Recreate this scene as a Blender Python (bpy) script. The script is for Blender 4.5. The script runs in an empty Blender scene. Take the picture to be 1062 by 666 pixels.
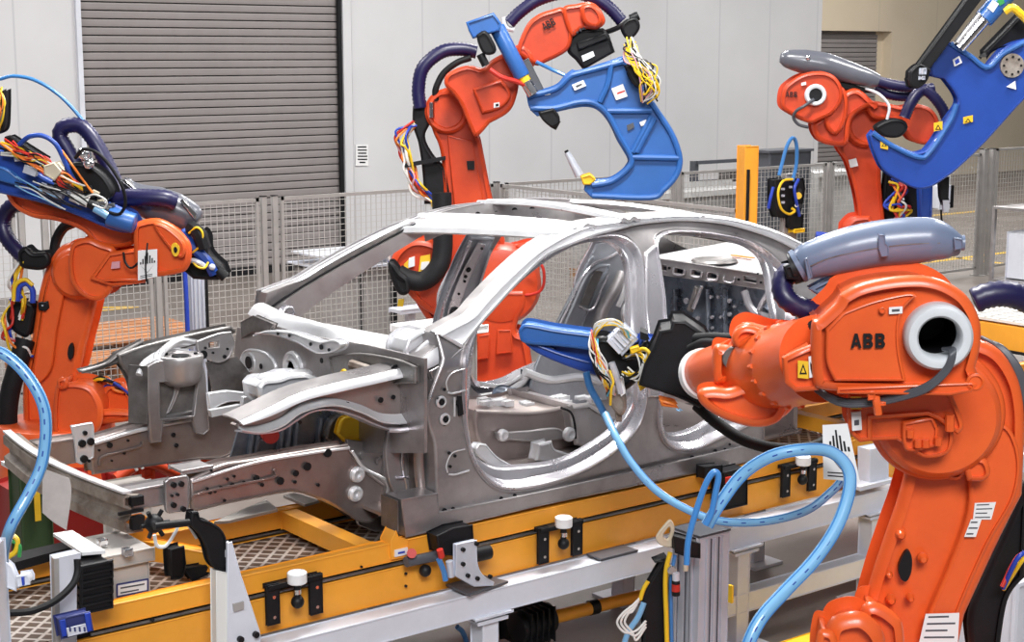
import bpy, bmesh, math, random
from mathutils import Vector, Matrix
from mathutils.geometry import tessellate_polygon
random.seed(7)
PI=math.pi
SC=bpy.context.scene; COL=SC.collection
# ------------------------------------------------------------ camera
FPX=1650.; CX,CY=531.,333.; HZ=55.; CAMH=2.55; ZF=-.26   # the shop floor lies below the conveyor datum z=0
PIT=math.atan((CY-HZ)/FPX); AZ=math.radians(52.35)
FH=Vector((math.cos(AZ),math.sin(AZ),0)); RT=Vector((math.sin(AZ),-math.cos(AZ),0)); UP=Vector((0,0,1))
FW=FH*math.cos(PIT)-UP*math.sin(PIT); CU=UP*math.cos(PIT)+FH*math.sin(PIT)
CAM=Vector((0,0,CAMH))
def ray(x,y): return FW+RT*((x-CX)/FPX)-CU*((y-CY)/FPX)
def at(x,y,ax,val):
    i='XYZ'.index(ax); d=ray(x,y); return CAM+d*((val-CAM[i])/d[i])
def dep(x,y,d): return CAM+ray(x,y)*d
cd=bpy.data.cameras.new('camera'); cam=bpy.data.objects.new('camera',cd); COL.objects.link(cam)
cd.sensor_width=36; cd.lens=FPX*36/1062; cd.clip_end=200
m=Matrix((RT,CU,-FW)).transposed().to_4x4(); m.translation=CAM; cam.matrix_world=m
SC.camera=cam
# ------------------------------------------------------------ materials
MT={}
def mat(name,col,rough=.5,metal=0.,noise=0.,nscale=8.,bump=0.,bscale=60.,col2=None,coat=0.,emit=0.,rvar=0.,spec=.5,stretch=(1,1,1)):
    if name in MT: return MT[name]
    M=bpy.data.materials.new(name); M.use_nodes=True; nt=M.node_tree; b=nt.nodes['Principled BSDF']
    b.inputs['Base Color'].default_value=(*col,1); b.inputs['Roughness'].default_value=rough; b.inputs['Metallic'].default_value=metal
    b.inputs['Coat Weight'].default_value=coat; b.inputs['Coat Roughness'].default_value=.12; b.inputs['Specular IOR Level'].default_value=spec
    if emit: b.inputs['Emission Color'].default_value=(*col,1); b.inputs['Emission Strength'].default_value=emit
    if noise or bump or rvar:
        g=nt.nodes.new('ShaderNodeNewGeometry'); mp=nt.nodes.new('ShaderNodeMapping'); mp.inputs['Scale'].default_value=stretch
        nt.links.new(g.outputs['Position'],mp.inputs['Vector'])
    if noise or rvar:
        n=nt.nodes.new('ShaderNodeTexNoise'); n.inputs['Scale'].default_value=nscale; n.inputs['Detail'].default_value=6; n.inputs['Roughness'].default_value=.65
        nt.links.new(mp.outputs[0],n.inputs['Vector'])
    if noise:
        r=nt.nodes.new('ShaderNodeValToRGB'); r.color_ramp.elements[0].position=.35; r.color_ramp.elements[1].position=.68
        c2=col2 or tuple(c*(1-noise) for c in col)
        r.color_ramp.elements[0].color=(*c2,1); r.color_ramp.elements[1].color=(*col,1)
        nt.links.new(n.outputs['Fac'],r.inputs['Fac']); nt.links.new(r.outputs[0],b.inputs['Base Color'])
    if rvar:
        mr=nt.nodes.new('ShaderNodeMapRange'); mr.inputs[1].default_value=.3; mr.inputs[2].default_value=.7
        mr.inputs[3].default_value=max(.05,rough-rvar); mr.inputs[4].default_value=rough+rvar
        nt.links.new(n.outputs['Fac'],mr.inputs[0]); nt.links.new(mr.outputs[0],b.inputs['Roughness'])
    if bump:
        n2=nt.nodes.new('ShaderNodeTexNoise'); n2.inputs['Scale'].default_value=bscale; n2.inputs['Detail'].default_value=4
        bp=nt.nodes.new('ShaderNodeBump'); bp.inputs['Strength'].default_value=bump; bp.inputs['Distance'].default_value=.01
        nt.links.new(mp.outputs[0],n2.inputs['Vector']); nt.links.new(n2.outputs['Fac'],bp.inputs['Height']); nt.links.new(bp.outputs[0],b.inputs['Normal'])
    MT[name]=M; return M
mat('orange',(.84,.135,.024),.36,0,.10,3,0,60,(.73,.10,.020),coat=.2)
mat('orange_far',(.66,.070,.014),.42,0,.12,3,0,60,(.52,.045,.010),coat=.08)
mat('blue',(.014,.065,.36),.42,0,.15,5,coat=.12)
mat('blue_light',(.030,.135,.43),.42,0,.12,5,coat=.12)
mat('steel',(.56,.535,.535),.36,.74,.34,2.2,.12,14,(.31,.285,.29),rvar=.12)
mat('steel_bright',(.80,.80,.82),.34,.45,.14,5,.06,20,rvar=.08)  # light on up-facing panels is put into this brighter steel colour
mat('steel_dark',(.30,.285,.28),.42,.7,.45,5,.3,18,(.12,.11,.105),rvar=.14)
mat('steel_warm',(.50,.44,.42),.36,.82,.35,2.0,.12,12,(.30,.25,.24),rvar=.12)
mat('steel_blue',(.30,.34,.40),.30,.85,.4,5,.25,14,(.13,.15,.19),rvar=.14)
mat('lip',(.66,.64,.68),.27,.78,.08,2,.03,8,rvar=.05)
mat('alu',(.66,.69,.77),.32,.35,.08,5)
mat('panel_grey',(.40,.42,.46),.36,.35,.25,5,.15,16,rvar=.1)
mat('chrome',(.8,.8,.82),.15,1)
mat('yellow',(.90,.38,.035),.42,0,.12,3,coat=.1)
mat('yellow_hi',(.90,.55,.03),.4,0,.1,4)
mat('frame_white',(.70,.72,.79),.42,0,.12,3)
mat('black',(.010,.010,.012),.48,0,.3,8,spec=.3)
mat('black_rubber',(.012,.012,.014),.6,0,.3,12,spec=.25)
mat('black_gloss',(.008,.008,.010),.22,0)
mat('purple',(.010,.008,.060),.40,0,.1,6,coat=.08)
mat('cyl_grey',(.17,.215,.32),.33,0,.10,4,coat=.2)
mat('white',(.82,.82,.82),.5,0,.05,10)
mat('paper',(.80,.80,.80),.6)
mat('ring',(.70,.73,.76),.38,0,.12,10)
mat('hose_blue',(.05,.22,.55),.3,0,.08,10,coat=.4)
mat('hose_light',(.20,.45,.72),.28,0,.06,10,coat=.4)
mat('cable_grey',(.085,.09,.105),.38,0,.1,20)
mat('green_box',(.03,.06,.02),.5,0)
for n,c in dict(c_yellow=(.85,.55,.02),c_red=(.55,.03,.02),c_blue=(.02,.06,.45),c_white=(.75,.75,.72),c_orange=(.85,.22,.03),c_green=(.04,.30,.08),c_cyan=(.1,.5,.7),c_pink=(.7,.35,.4)).items(): mat(n,c,.4)
# ------------------------------------------------------------ curves
def cr(pts,n=6,closed=True):
    N=len(pts); P=[Vector(p[:2]) for p in pts]; K=[len(p)>2 for p in pts]; out=[]
    rng=N if closed else N-1
    for i in range(rng):
        a=P[(i-1)%N] if (closed or i>0) else P[i]; b=P[i]; c=P[(i+1)%N]; d=P[(i+2)%N] if (closed or i+2<N) else c
        kb,kc=K[i],K[(i+1)%N]
        if kb: a=b
        if kc: d=c
        if kb and kc: out.append(b.copy()); continue
        for k in range(n):
            t=k/n; out.append(.5*((2*b)+(c-a)*t+(2*a-5*b+4*c-d)*t*t+(3*b-a-3*c+d)*t**3))
    if not closed: out.append(P[-1].copy())
    return out
def cr3(P,n=8):
    P=[Vector(p) for p in P]
    if len(P)==2: return [P[0].lerp(P[1],k/2) for k in range(3)]
    out=[]
    for i in range(len(P)-1):
        a=P[i-1] if i else P[0]*2-P[1]; b=P[i]; c=P[i+1]; d=P[i+2] if i+2<len(P) else c*2-b
        for k in range(n):
            t=k/n; out.append(.5*((2*b)+(c-a)*t+(2*a-5*b+4*c-d)*t*t+(3*b-a-3*c+d)*t**3))
    out.append(P[-1]); return out
class PL:
    def __init__(s,O,n):
        s.O=Vector(O); s.n=Vector(n).normalized(); s.u=Vector((s.n.y,-s.n.x,0)).normalized(); s.v=s.u.cross(s.n)
    def hit(s,x,y,off=0.):
        d=ray(x,y); O=s.O+s.n*off; return CAM+d*((O-CAM).dot(s.n)/d.dot(s.n))
    def to2(s,P): w=P-s.O; return Vector((w.dot(s.u),w.dot(s.v)))
    def fr(s,a,b,off=0.): return s.O+s.u*a+s.v*b+s.n*off
    def tr(s,pts,off=0.): return [s.to2(s.hit(p[0],p[1],off)) for p in pts]
def camplane(x,y,d,az=0.,tilt=0.):
    """upright plane through the point seen at pixel x,y at depth d; az degrees turns its normal to the right of the view"""
    a=math.radians(az); n=FH*math.cos(a)+RT*math.sin(a); t=math.radians(tilt); n=n*math.cos(t)+UP*math.sin(t)
    return PL(dep(x,y,d),n)
def YP(y): return PL((0,y,0),(0,1,0))
def XP(x): return PL((x,0,0),(1,0,0))
def area2(L): return sum(L[i].x*L[(i+1)%len(L)].y-L[(i+1)%len(L)].x*L[i].y for i in range(len(L)))/2
def clean(L,e=1e-4):
    o=[]
    for p in L:
        if not o or (p-o[-1]).length>e: o.append(p)
    while len(o)>3 and (o[0]-o[-1]).length<=e: o.pop()
    return o
def inset(L,r):
    if r==0: return [p.copy() for p in L]
    N=len(L); o=[]
    for i in range(N):
        e1=(L[i]-L[i-1]).normalized(); e2=(L[(i+1)%N]-L[i]).normalized()
        n1=Vector((-e1.y,e1.x)); n2=Vector((-e2.y,e2.x)); b=n1+n2
        if b.length<.3: b=n1
        b.normalize(); c=max(.55,b.dot(n1)); o.append(L[i]+b*(r/c))
    return o
# ------------------------------------------------------------ mesh builder
class MB:
    def __init__(s,m='steel'): s.bm=bmesh.new(); s.ms=[]; s.m(m)
    def m(s,name):
        if name not in s.ms: s.ms.append(name)
        s.i=s.ms.index(name); return s
    def face(s,vs,smooth=True):
        try: f=s.bm.faces.new(vs)
        except ValueError: return None
        f.material_index=s.i; f.smooth=smooth; return f
    def prism(s,pl,loops,d0,d1,r=0.,seg=3,rb=None,back=True):
        Ls=[]
        for k,L in enumerate(loops):
            L=clean([Vector(p) for p in L]); a=area2(L)
            if (k==0 and a<0) or (k>0 and a>0): L.reverse()
            Ls.append(L)
        if rb is None: rb=min(r,abs(d1-d0)*.45)
        sg=1 if d1>d0 else -1
        lay=[]
        if r>0:
            for q in range(seg+1):
                t=q/seg*PI/2; lay.append((d0+sg*r*(1-math.sin(t)),r*(1-math.cos(t))))
        else: lay.append((d0,0))
        if rb>0:
            for q in range(seg+1):
                t=(1-q/seg)*PI/2; lay.append((d1-sg*rb*(1-math.sin(t)),rb*(1-math.cos(t))))
        else: lay.append((d1,0))
        rows=[[] for _ in Ls]; caps=[]
        for j,(d,ins) in enumerate(lay):
            for k,L in enumerate(Ls):
                rows[k].append([s.bm.verts.new(pl.fr(p.x,p.y,d)) for p in inset(L,ins)])
        for k,L in enumerate(Ls):
            N=len(L)
            for j in range(len(lay)-1):
                A,B=rows[k][j],rows[k][j+1]
                for i in range(N): s.face((A[i],B[i],B[(i+1)%N],A[(i+1)%N]))
        for j in ([0,-1] if back else [0]):
            ins=lay[j][1]
            vl=[v for k in range(len(Ls)) for v in rows[k][j]]
            poly=[[Vector((p.x,p.y,0)) for p in inset(L,ins)] for L in Ls]
            for t in tessellate_polygon(poly): s.face([vl[q] for q in t])
        return s
    def slab(s,pl,pts,d0,d1,r=0.,holes=(),n=6,seg=3,**k):
        loops=[pl.tr(cr(pts,n),d0)]+[pl.tr(cr(h,n),d0) for h in holes]
        return s.prism(pl,loops,d0,d1,r,seg,**k)
    def tube(s,P,r,sides=8,n=8,caps=True,smooth=True):
        Q=cr3(P,n) if n>1 else [Vector(p) for p in P]
        rf=r if callable(r) else (lambda t,i:r)
        T=[(Q[min(i+1,len(Q)-1)]-Q[max(i-1,0)]).normalized() for i in range(len(Q))]
        up=Vector((0,0,1)) if abs(T[0].z)<.9 else Vector((1,0,0))
        N=(up-T[0]*up.dot(T[0])).normalized(); rows=[]
        for i,q in enumerate(Q):
            N=(N-T[i]*N.dot(T[i])).normalized(); B=T[i].cross(N); rr=rf(i/(len(Q)-1),i)
            rows.append([s.bm.verts.new(q+N*(rr*math.cos(2*PI*k/sides))+B*(rr*math.sin(2*PI*k/sides))) for k in range(sides)])
        for i in range(len(rows)-1):
            for k in range(sides): s.face((rows[i][k],rows[i][(k+1)%sides],rows[i+1][(k+1)%sides],rows[i+1][k]),smooth)
        if caps: s.face(rows[0][::-1],False); s.face(rows[-1],False)
        return s
    def lathe(s,p0,ax,prof,sides=24):
        """prof: list of (distance along axis, radius)"""
        p0=Vector(p0); ax=Vector(ax).normalized(); up=Vector((0,0,1)) if abs(ax.z)<.9 else Vector((1,0,0))
        N=(up-ax*up.dot(ax)).normalized(); B=ax.cross(N); rows=[]
        for t,r in prof:
            r=max(r,1e-4); rows.append([s.bm.verts.new(p0+ax*t+N*(r*math.cos(2*PI*k/sides))+B*(r*math.sin(2*PI*k/sides))) for k in range(sides)])
        for i in range(len(rows)-1):
            for k in range(sides): s.face((rows[i][k],rows[i][(k+1)%sides],rows[i+1][(k+1)%sides],rows[i+1][k]))
        s.face(rows[0][::-1]); s.face(rows[-1]); return s
    def tor(s,p0,ax,prof,sides=48):
        p0=Vector(p0); ax=Vector(ax).normalized(); N=ax.cross(UP).normalized(); B=ax.cross(N); rows=[[s.bm.verts.new(p0+ax*t+N*(r*math.cos(2*PI*k/sides))+B*(r*math.sin(2*PI*k/sides))) for k in range(sides)] for t,r in prof]
        n=len(rows)
        for i in range(n):
            A,C=rows[i],rows[(i+1)%n]
            for k in range(sides): s.face((A[k],A[(k+1)%sides],C[(k+1)%sides],C[k]))
        return s
    def cyl(s,a,b,r,r2=None,sides=20,bev=0.):
        a=Vector(a); b=Vector(b); r2=r if r2 is None else r2; L=(b-a).length; bv=min(bev,L*.4,r*.5)
        pr=[(0,r-bv),(bv*.3,r-bv*.3),(bv,r),(L-bv,r2),(L-bv*.3,r2-bv*.3),(L,r2-bv)] if bv else [(0,r),(L,r2)]
        return s.lathe(a,b-a,pr,sides)
    def ball(s,c,r,sides=14,sq=(1,1,1)):
        nb=len(s.bm.verts)
        s.lathe(Vector(c)-UP*r,UP,[(r-r*math.cos(PI*i/8),r*math.sin(PI*i/8)) for i in range(9)],sides)
        return s
    def box(s,c,size,ax=None,bev=0.):
        """centre, full size, axes (u,v,w)"""
        c=Vector(c); ax=ax or (Vector((1,0,0)),Vector((0,1,0)),Vector((0,0,1)))
        ax=[Vector(a).normalized() for a in ax]; h=[q/2 for q in size]
        pl=PL((0,0,0),(0,1,0)); pl.O=c; pl.u=ax[0]; pl.v=ax[2]; pl.n=ax[1]
        L=[Vector((-h[0],-h[2])),Vector((h[0],-h[2])),Vector((h[0],h[2])),Vector((-h[0],h[2]))]
        bv=min(bev,min(size)*.4)
        return s.prism(pl,[L],-h[1],h[1],bv,2)
    def beam(s,a,b,w,h,bev=0.,up=UP):
        a=Vector(a); b=Vector(b); d=(b-a).normalized(); sd=d.cross(Vector(up)); 
        if sd.length<1e-3: sd=d.cross(Vector((1,0,0)))
        sd.normalize(); v=sd.cross(d)
        return s.box((a+b)/2,((b-a).length,w,h),(d,sd,v),bev)
    def poly3(s,P,smooth=False):
        return s.face([s.bm.verts.new(Vector(p)) for p in P],smooth)
    def grid(s,f,nu,nv,th=0.,thd=None):
        V=[[Vector(f(i/nu,j/nv)) for j in range(nv+1)] for i in range(nu+1)]
        def sheet(off,flip):
            R=[[s.bm.verts.new(V[i][j]+off(i,j)) for j in range(nv+1)] for i in range(nu+1)]
            for i in range(nu):
                for j in range(nv):
                    q=(R[i][j],R[i+1][j],R[i+1][j+1],R[i][j+1]); s.face(q[::-1] if flip else q)
            return R
        A=sheet(lambda i,j:Vector((0,0,0)),False)
        if th:
            def nn(i,j):
                du=V[min(i+1,nu)][j]-V[max(i-1,0)][j]; dv=V[i][min(j+1,nv)]-V[i][max(j-1,0)]
                q=du.cross(dv); return q.normalized()*-th if q.length>1e-9 else Vector((0,0,-th))
            B=sheet(nn if thd is None else (lambda i,j:Vector(thd)*th),True)
            for i in range(nu):
                s.face((A[i][0],B[i][0],B[i+1][0],A[i+1][0])); s.face((A[i][nv],A[i+1][nv],B[i+1][nv],B[i][nv]))
            for j in range(nv):
                s.face((A[0][j],A[0][j+1],B[0][j+1],B[0][j])); s.face((A[nu][j],B[nu][j],B[nu][j+1],A[nu][j+1]))
        return s
    def dots(s,pl,pts,off,r,t=.003,m='black'):
        i=s.i; s.m(m)
        for p in pts:
            rr=p[2] if len(p)>2 else r; c=pl.hit(p[0],p[1],off); s.cyl(c-pl.n*t,c+pl.n*.004,rr,sides=10)
        s.i=i; return s
    def build(s,name,parent=None,label=None,cat=None,group=None,kind=None,ang=38,loc=None):
        bmesh.ops.recalc_face_normals(s.bm,faces=s.bm.faces)
        me=bpy.data.meshes.new(name)
        if parent is not None: o0=Vector(parent.get('_o',(0,0,0)))
        elif loc is not None: o0=Vector(loc)
        else:
            vs=[v.co for v in s.bm.verts]; x=[v.x for v in vs]; y=[v.y for v in vs]; z=[v.z for v in vs]
            o0=Vector(((min(x)+max(x))/2,(min(y)+max(y))/2,min(z)))
        bmesh.ops.translate(s.bm,verts=s.bm.verts,vec=-o0)
        s.bm.to_mesh(me); s.bm.free()
        for q in s.ms: me.materials.append(MT[q])
        me.set_sharp_from_angle(angle=math.radians(ang))
        o=bpy.data.objects.new(name,me); COL.objects.link(o)
        if parent is not None: o.parent=parent; o['_o']=tuple(o0)
        else: o.location=o0; o['_o']=tuple(o0)
        props(o,label,cat,group,kind); return o
def props(o,label=None,cat=None,group=None,kind=None):
    if label: o['label']=label
    if cat: o['category']=cat
    if group: o['group']=group
    if kind: o['kind']=kind
def thing(name,loc,label,cat,group=None):
    o=bpy.data.objects.new(name,None); COL.objects.link(o); o.location=Vector(loc); o['_o']=tuple(loc); o.empty_display_size=.1
    props(o,label,cat,group); return o
def copy_tree(o,parent=None):
    c=o.copy(); COL.objects.link(c)
    if parent is not None: c.parent=parent
    for ch in [q for q in bpy.data.objects if q.parent is o]: copy_tree(ch,c)
    return c
def text(txt,c,u,v,size,m,name,parent,ext=.002,bold=.0,sx=1.):
    cu=bpy.data.curves.new('t','FONT'); cu.body=txt; cu.size=size; cu.extrude=ext; cu.offset=bold; cu.align_x='CENTER'; cu.align_y='CENTER'
    t=bpy.data.objects.new('t',cu); COL.objects.link(t); bpy.context.view_layer.update()
    me=bpy.data.meshes.new_from_object(t.evaluated_get(bpy.context.evaluated_depsgraph_get())); bpy.data.objects.remove(t)
    u=Vector(u).normalized(); v=Vector(v).normalized(); n=u.cross(v)
    M=Matrix((u*sx,v,n)).transposed().to_4x4(); M.translation=Vector(c)-Vector(parent.get('_o',(0,0,0)))
    me.transform(M); me.materials.clear(); me.materials.append(MT[m])
    o=bpy.data.objects.new(name,me); COL.objects.link(o); o.parent=parent; return o
# ------------------------------------------------------------ setting
def wallmat(name,col,joint,period,axis='X',noise=.05,rough=.6):
    M=bpy.data.materials.new(name); M.use_nodes=True; nt=M.node_tree; b=nt.nodes['Principled BSDF']; b.inputs['Roughness'].default_value=rough
    g=nt.nodes.new('ShaderNodeNewGeometry'); sp=nt.nodes.new('ShaderNodeSeparateXYZ'); nt.links.new(g.outputs['Position'],sp.inputs[0])
    a=nt.nodes.new('ShaderNodeMath'); a.operation='PINGPONG'; a.inputs[1].default_value=period/2; nt.links.new(sp.outputs[axis],a.inputs[0])
    c=nt.nodes.new('ShaderNodeMath'); c.operation='LESS_THAN'; c.inputs[1].default_value=.012; nt.links.new(a.outputs[0],c.inputs[0])
    n=nt.nodes.new('ShaderNodeTexNoise'); n.inputs['Scale'].default_value=.8; n.inputs['Detail'].default_value=8; nt.links.new(g.outputs['Position'],n.inputs['Vector'])
    r=nt.nodes.new('ShaderNodeValToRGB'); r.color_ramp.elements[0].position=.3; r.color_ramp.elements[1].position=.7
    r.color_ramp.elements[0].color=(*[q*(1-noise*2) for q in col],1); r.color_ramp.elements[1].color=(*col,1); nt.links.new(n.outputs['Fac'],r.inputs['Fac'])
    x=nt.nodes.new('ShaderNodeMixRGB'); x.inputs['Color2'].default_value=(*joint,1); nt.links.new(c.outputs[0],x.inputs['Fac']); nt.links.new(r.outputs[0],x.inputs['Color1'])
    nt.links.new(x.outputs[0],b.inputs['Base Color']); MT[name]=M
wallmat('wall_white',(.62,.615,.63),(.50,.50,.52),1.13)
wallmat('wall_cream',(.66,.56,.42),(.56,.48,.36),2.0)
mat('shutter',(.27,.245,.24),.6,.0,.10,3)
def floormat():
    M=bpy.data.materials.new('floor_paint'); M.use_nodes=True; nt=M.node_tree; b=nt.nodes['Principled BSDF']
    g=nt.nodes.new('ShaderNodeNewGeometry')
    n=nt.nodes.new('ShaderNodeTexNoise'); n.inputs['Scale'].default_value=1.2; n.inputs['Detail'].default_value=10; n.inputs['Roughness'].default_value=.7
    nt.links.new(g.outputs['Position'],n.inputs['Vector'])
    r=nt.nodes.new('ShaderNodeValToRGB'); r.color_ramp.elements[0].position=.3; r.color_ramp.elements[1].position=.72
    r.color_ramp.elements[0].color=(.13,.105,.09,1); r.color_ramp.elements[1].color=(.25,.22,.20,1)
    nt.links.new(n.outputs['Fac'],r.inputs['Fac']); nt.links.new(r.outputs[0],b.inputs['Base Color'])
    m2=nt.nodes.new('ShaderNodeMapRange'); m2.inputs[3].default_value=.28; m2.inputs[4].default_value=.6; nt.links.new(n.outputs['Fac'],m2.inputs[0]); nt.links.new(m2.outputs[0],b.inputs['Roughness'])
    MT['floor_paint']=M
floormat()
WY=18.10
b=MB('floor_paint'); b.box((15,12,ZF-.05),(70,58,.1)); fl=b.build('floor',kind='structure',loc=(0,0,ZF))
# painted lines, thin, lying on the floor
def line(a,c,w,m='yellow_hi',h=.004):
    b=MB(m); b.beam((a[0],a[1],ZF+h/2),(c[0],c[1],ZF+h/2),w,h); b.build('painted_line',fl)
for q in [((12.1,13.55),(24.2,13.55),.10),((6.83,16.86),(7.44,16.53),.07),((5.4,16.53),(7.44,16.53),.07),((19.3,17.5),(33,17.5),.13),((18.3,9.9),(18.3,22.9),.1)]: line(*q)
SX0,SX1=7.56,11.12
b=MB('wall_white')
b.box(((-8+SX0)/2,WY+.15,3.4),(SX0+8,.3,7.4)); b.box(((SX1+20.45)/2,WY+.15,3.4),(20.45-SX1,.3,7.4)); b.box(((SX0+SX1)/2,WY+.15,5.6),(SX1-SX0,.3,2.9))
b.box((20.30,WY+2.7,3.4),(.3,4.9,7.4)); b.build('wall_back',kind='structure')
b=MB('wall_cream'); BX0,BX1=25.2,28.19; BY=23.14
b.box(((20.1+BX0)/2,BY+.15,3.4),(BX0-20.1,.3,7.4)); b.box(((BX1+.26+48)/2,BY+.15,3.4),(48-BX1-.26,.3,7.4)); b.box(((BX0+BX1+.26)/2,BY+.15,5.06),(BX1+.26-BX0,.3,4.08))
b.build('wall_right',kind='structure')
def shutter(name,x0,x1,y,z1,pitch):
    b=MB('shutter'); n=int((z1-ZF)/pitch)
    for k in range(n):
        z=ZF+k*pitch; p=[(.0,0),(-.012,.003),(-.016,pitch*.3),(-.016,pitch*.7),(-.012,pitch-.015),(.01,pitch-.011)]
        for (y0,h0),(y1,h1) in zip(p[:-1],p[1:]):
            b.poly3([(x0,y+y0,z+h0),(x1,y+y0,z+h0),(x1,y+y1,z+h1),(x0,y+y1,z+h1)],True)
        b.m('black'); b.poly3([(x0,y+.012,z-.014),(x1,y+.012,z-.014),(x1,y+.0,z+.002),(x0,y+.0,z+.002)]); b.m('shutter')
    b.box(((x0+x1)/2,y+.05,(z1+ZF)/2),(x1-x0,.03,z1-ZF))
    return b.build(name,kind='structure',ang=20)
d=shutter('door_1',SX0,SX1,WY+.06,4.2,.0975)
b=MB('frame_white'); b.box((SX0-.02,WY-.02,1.97),(.06,.06,4.46)); b.m('black'); b.box((SX1-.02,WY-.02,1.97),(.05,.05,4.46)); b.m('wall_white'); b.box((SX1+.09,WY-.03,1.97),(.14,.05,4.46),bev=.01)
b.build('door_frame',d)
b=MB('black'); b.box(((SX0+SX1)/2,WY+.02,ZF+.05),(SX1-SX0,.07,.09)); b.build('bottom_seal',d)
d=shutter('door_2',BX0,BX1,BY+.2,3.02,.0975)
b=MB('wall_cream'); b.box((BX1+.13,BY+.28,1.38),(.26,.05,3.28)); b.box((BX0+1.5,BY+.4,1.38),(3.6,.05,3.28)); b.build('door_frame',d)
# ------------------------------------------------------------ mesh fence
mat('post',(.44,.42,.405),.42,.2,.15,6); mat('wire',(.52,.50,.48),.45,.1)
FY=12.34
def fence(a,c,h,label,z0=ZF+.1,wx=.055,wz=.055,tw=.0048):
    a=Vector((a[0],a[1],0)); c=Vector((c[0],c[1],0)); d=(c-a).normalized(); L=(c-a).length
    t=thing('mesh_fence',(a+c)/2+UP*ZF,label,'fence','wire mesh safety fence sections')
    f=MB('post'); 
    for z in (z0,h-.015): f.beam(a+UP*z,c+UP*z,.03,.03)
    for e in (a+d*.015,c-d*.015): f.beam(e+UP*z0,e+UP*h,.03,.03)
    f.build('frame',t)
    w=MB('wire'); nx=int(L/wx); nz=int((h-z0)/wz)
    for i in range(1,nx): q=a+d*(L*i/nx); w.beam(q+UP*z0,q+UP*h,tw,tw)
    for i in range(1,nz): z=z0+(h-z0)*i/nz; w.beam(a+UP*z,c+UP*z,tw,tw)
    w.build('wire_mesh',t); return t
def fpost(x,y,h,label,w=.05):
    b=MB('post'); b.box((x,y,(h+ZF)/2),(w,w,h-ZF),bev=.004); b.box((x,y,ZF+.005),(w+.04,w+.08,.01)); b.m('black'); b.box((x,y,h+.004),(w,w,.008))
    return b.build('fence_post',label=label,cat='fence post',group='fence posts')
fx=[2.9,4.60,5.75,6.77,8.88,9.33]
lb=['mesh fence panel at the left edge of the photo behind the left robot base','mesh fence panel behind the left robot arm','mesh fence panel between the left robot wrist and the slim aluminium column','mesh fence panel seen left of the car windscreen opening','mesh fence panel seen through the windscreen opening']
pl_=['fence post left of the left robot arm','fence post below the gripper of the left robot','fence post beside the double post in front of the big grey shutter','fence post seen through the windscreen opening','fence corner post beside the rear robot lower arm']
for i in range(5): fence((fx[i]+{0:.05,1:.24,3:.17}.get(i,.05),FY),(fx[i+1]-.05,FY),1.30,lb[i])
for i in range(5): fpost(fx[i+1],FY,1.31,pl_[i])
fpost(6.88,FY,1.31,'right post of the double fence post in front of the big grey shutter')
fpost(4.79,FY,1.31,'fence post right of the leftmost fence post, behind the purple hose')
gx=[9.40,11.75,14.15,17.05]
for i,l in enumerate(['long mesh fence panel behind the blue C-shaped weld gun of the rear robot','mesh fence panel between the yellow column and the right robot','mesh fence panel behind the right robot, with notices on it']): fence((gx[i]+.04,FY),(gx[i+1]-.06,FY),1.30,l)
for x,l in zip(gx[1:3],['fence post to the left of the yellow column','fence post between black valve unit and right robot']): fpost(x,FY,1.31,l)
fpost(17.06,FY,1.35,'thicker fence gate post right of the notices',.09); fpost(17.24,FY,1.35,'hinge post of the fence gate, right of the thicker gate post',.06)
fence((17.32,FY),(20.5,FY),1.35,'mesh fence gate panel at the right edge of the photo')
fence((9.33,FY-.08),(9.33,10.62),1.30,'fence panel running from the corner post towards the camera')
fence((9.33,10.50),(9.33,9.08),1.30,'fence panel ending at the yellow column behind the car roof')
fpost(9.33,10.56,1.31,'fence post behind the tip of the blue weld gun')
# notices & box on the right fence
q=at(977,178,'Y',FY-.04); b=MB('paper'); b.box((q.x,q.y,q.z),(.33,.01,.33)); b.m('cable_grey')
for k in range(5): b.box((q.x,q.y-.007,q.z+.11-k*.055),(.24,.003,.008))
b.build('notice_board',label='white notice sheet fixed to mesh fence left of the gate post',cat='sign')
t=thing('control_box',at(976,198,'Y',FY-.1),'small light grey control box on the mesh fence below the white notice','control box')
q=at(977,194,'Y',FY-.11); b=MB('frame_white'); b.box((q.x-.02,q.y,q.z-.12),(.22,.14,.30),bev=.015); b.build('housing',t)
b=MB('black'); b.box((q.x+.13,q.y,q.z-.12),(.06,.13,.28),bev=.01); b.tube([(q.x,q.y,q.z-.27),(q.x+.02,q.y,q.z-.4),(q.x+.1,q.y+.03,q.z-.45)],.012); b.build('connector',t)
# yellow light-curtain column with pedestal
c=at(774,222,'Y',8.95); px=c.x
t=thing('safety_column',(px,8.95,ZF),'tall bright yellow column with black slot, standing behind the car roof','column')
b=MB('yellow'); top=at(774,151,'Y',8.95).z; b.box((px,8.95,(top+ZF)/2),(.125,.14,top-ZF),(Vector((.95,-.3,0)),Vector((.3,.95,0)),UP),.006); b.build('housing',t)
b=MB('black'); s=at(774,176,'Y',8.88).z; e=at(774,240,'Y',8.88).z; cc=at(778,200,'Y',8.87); b.box((cc.x-.02,8.876,(s+e)/2-.1),(.018,.02,s-e+.2)); b.build('lens_slot',t)
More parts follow.
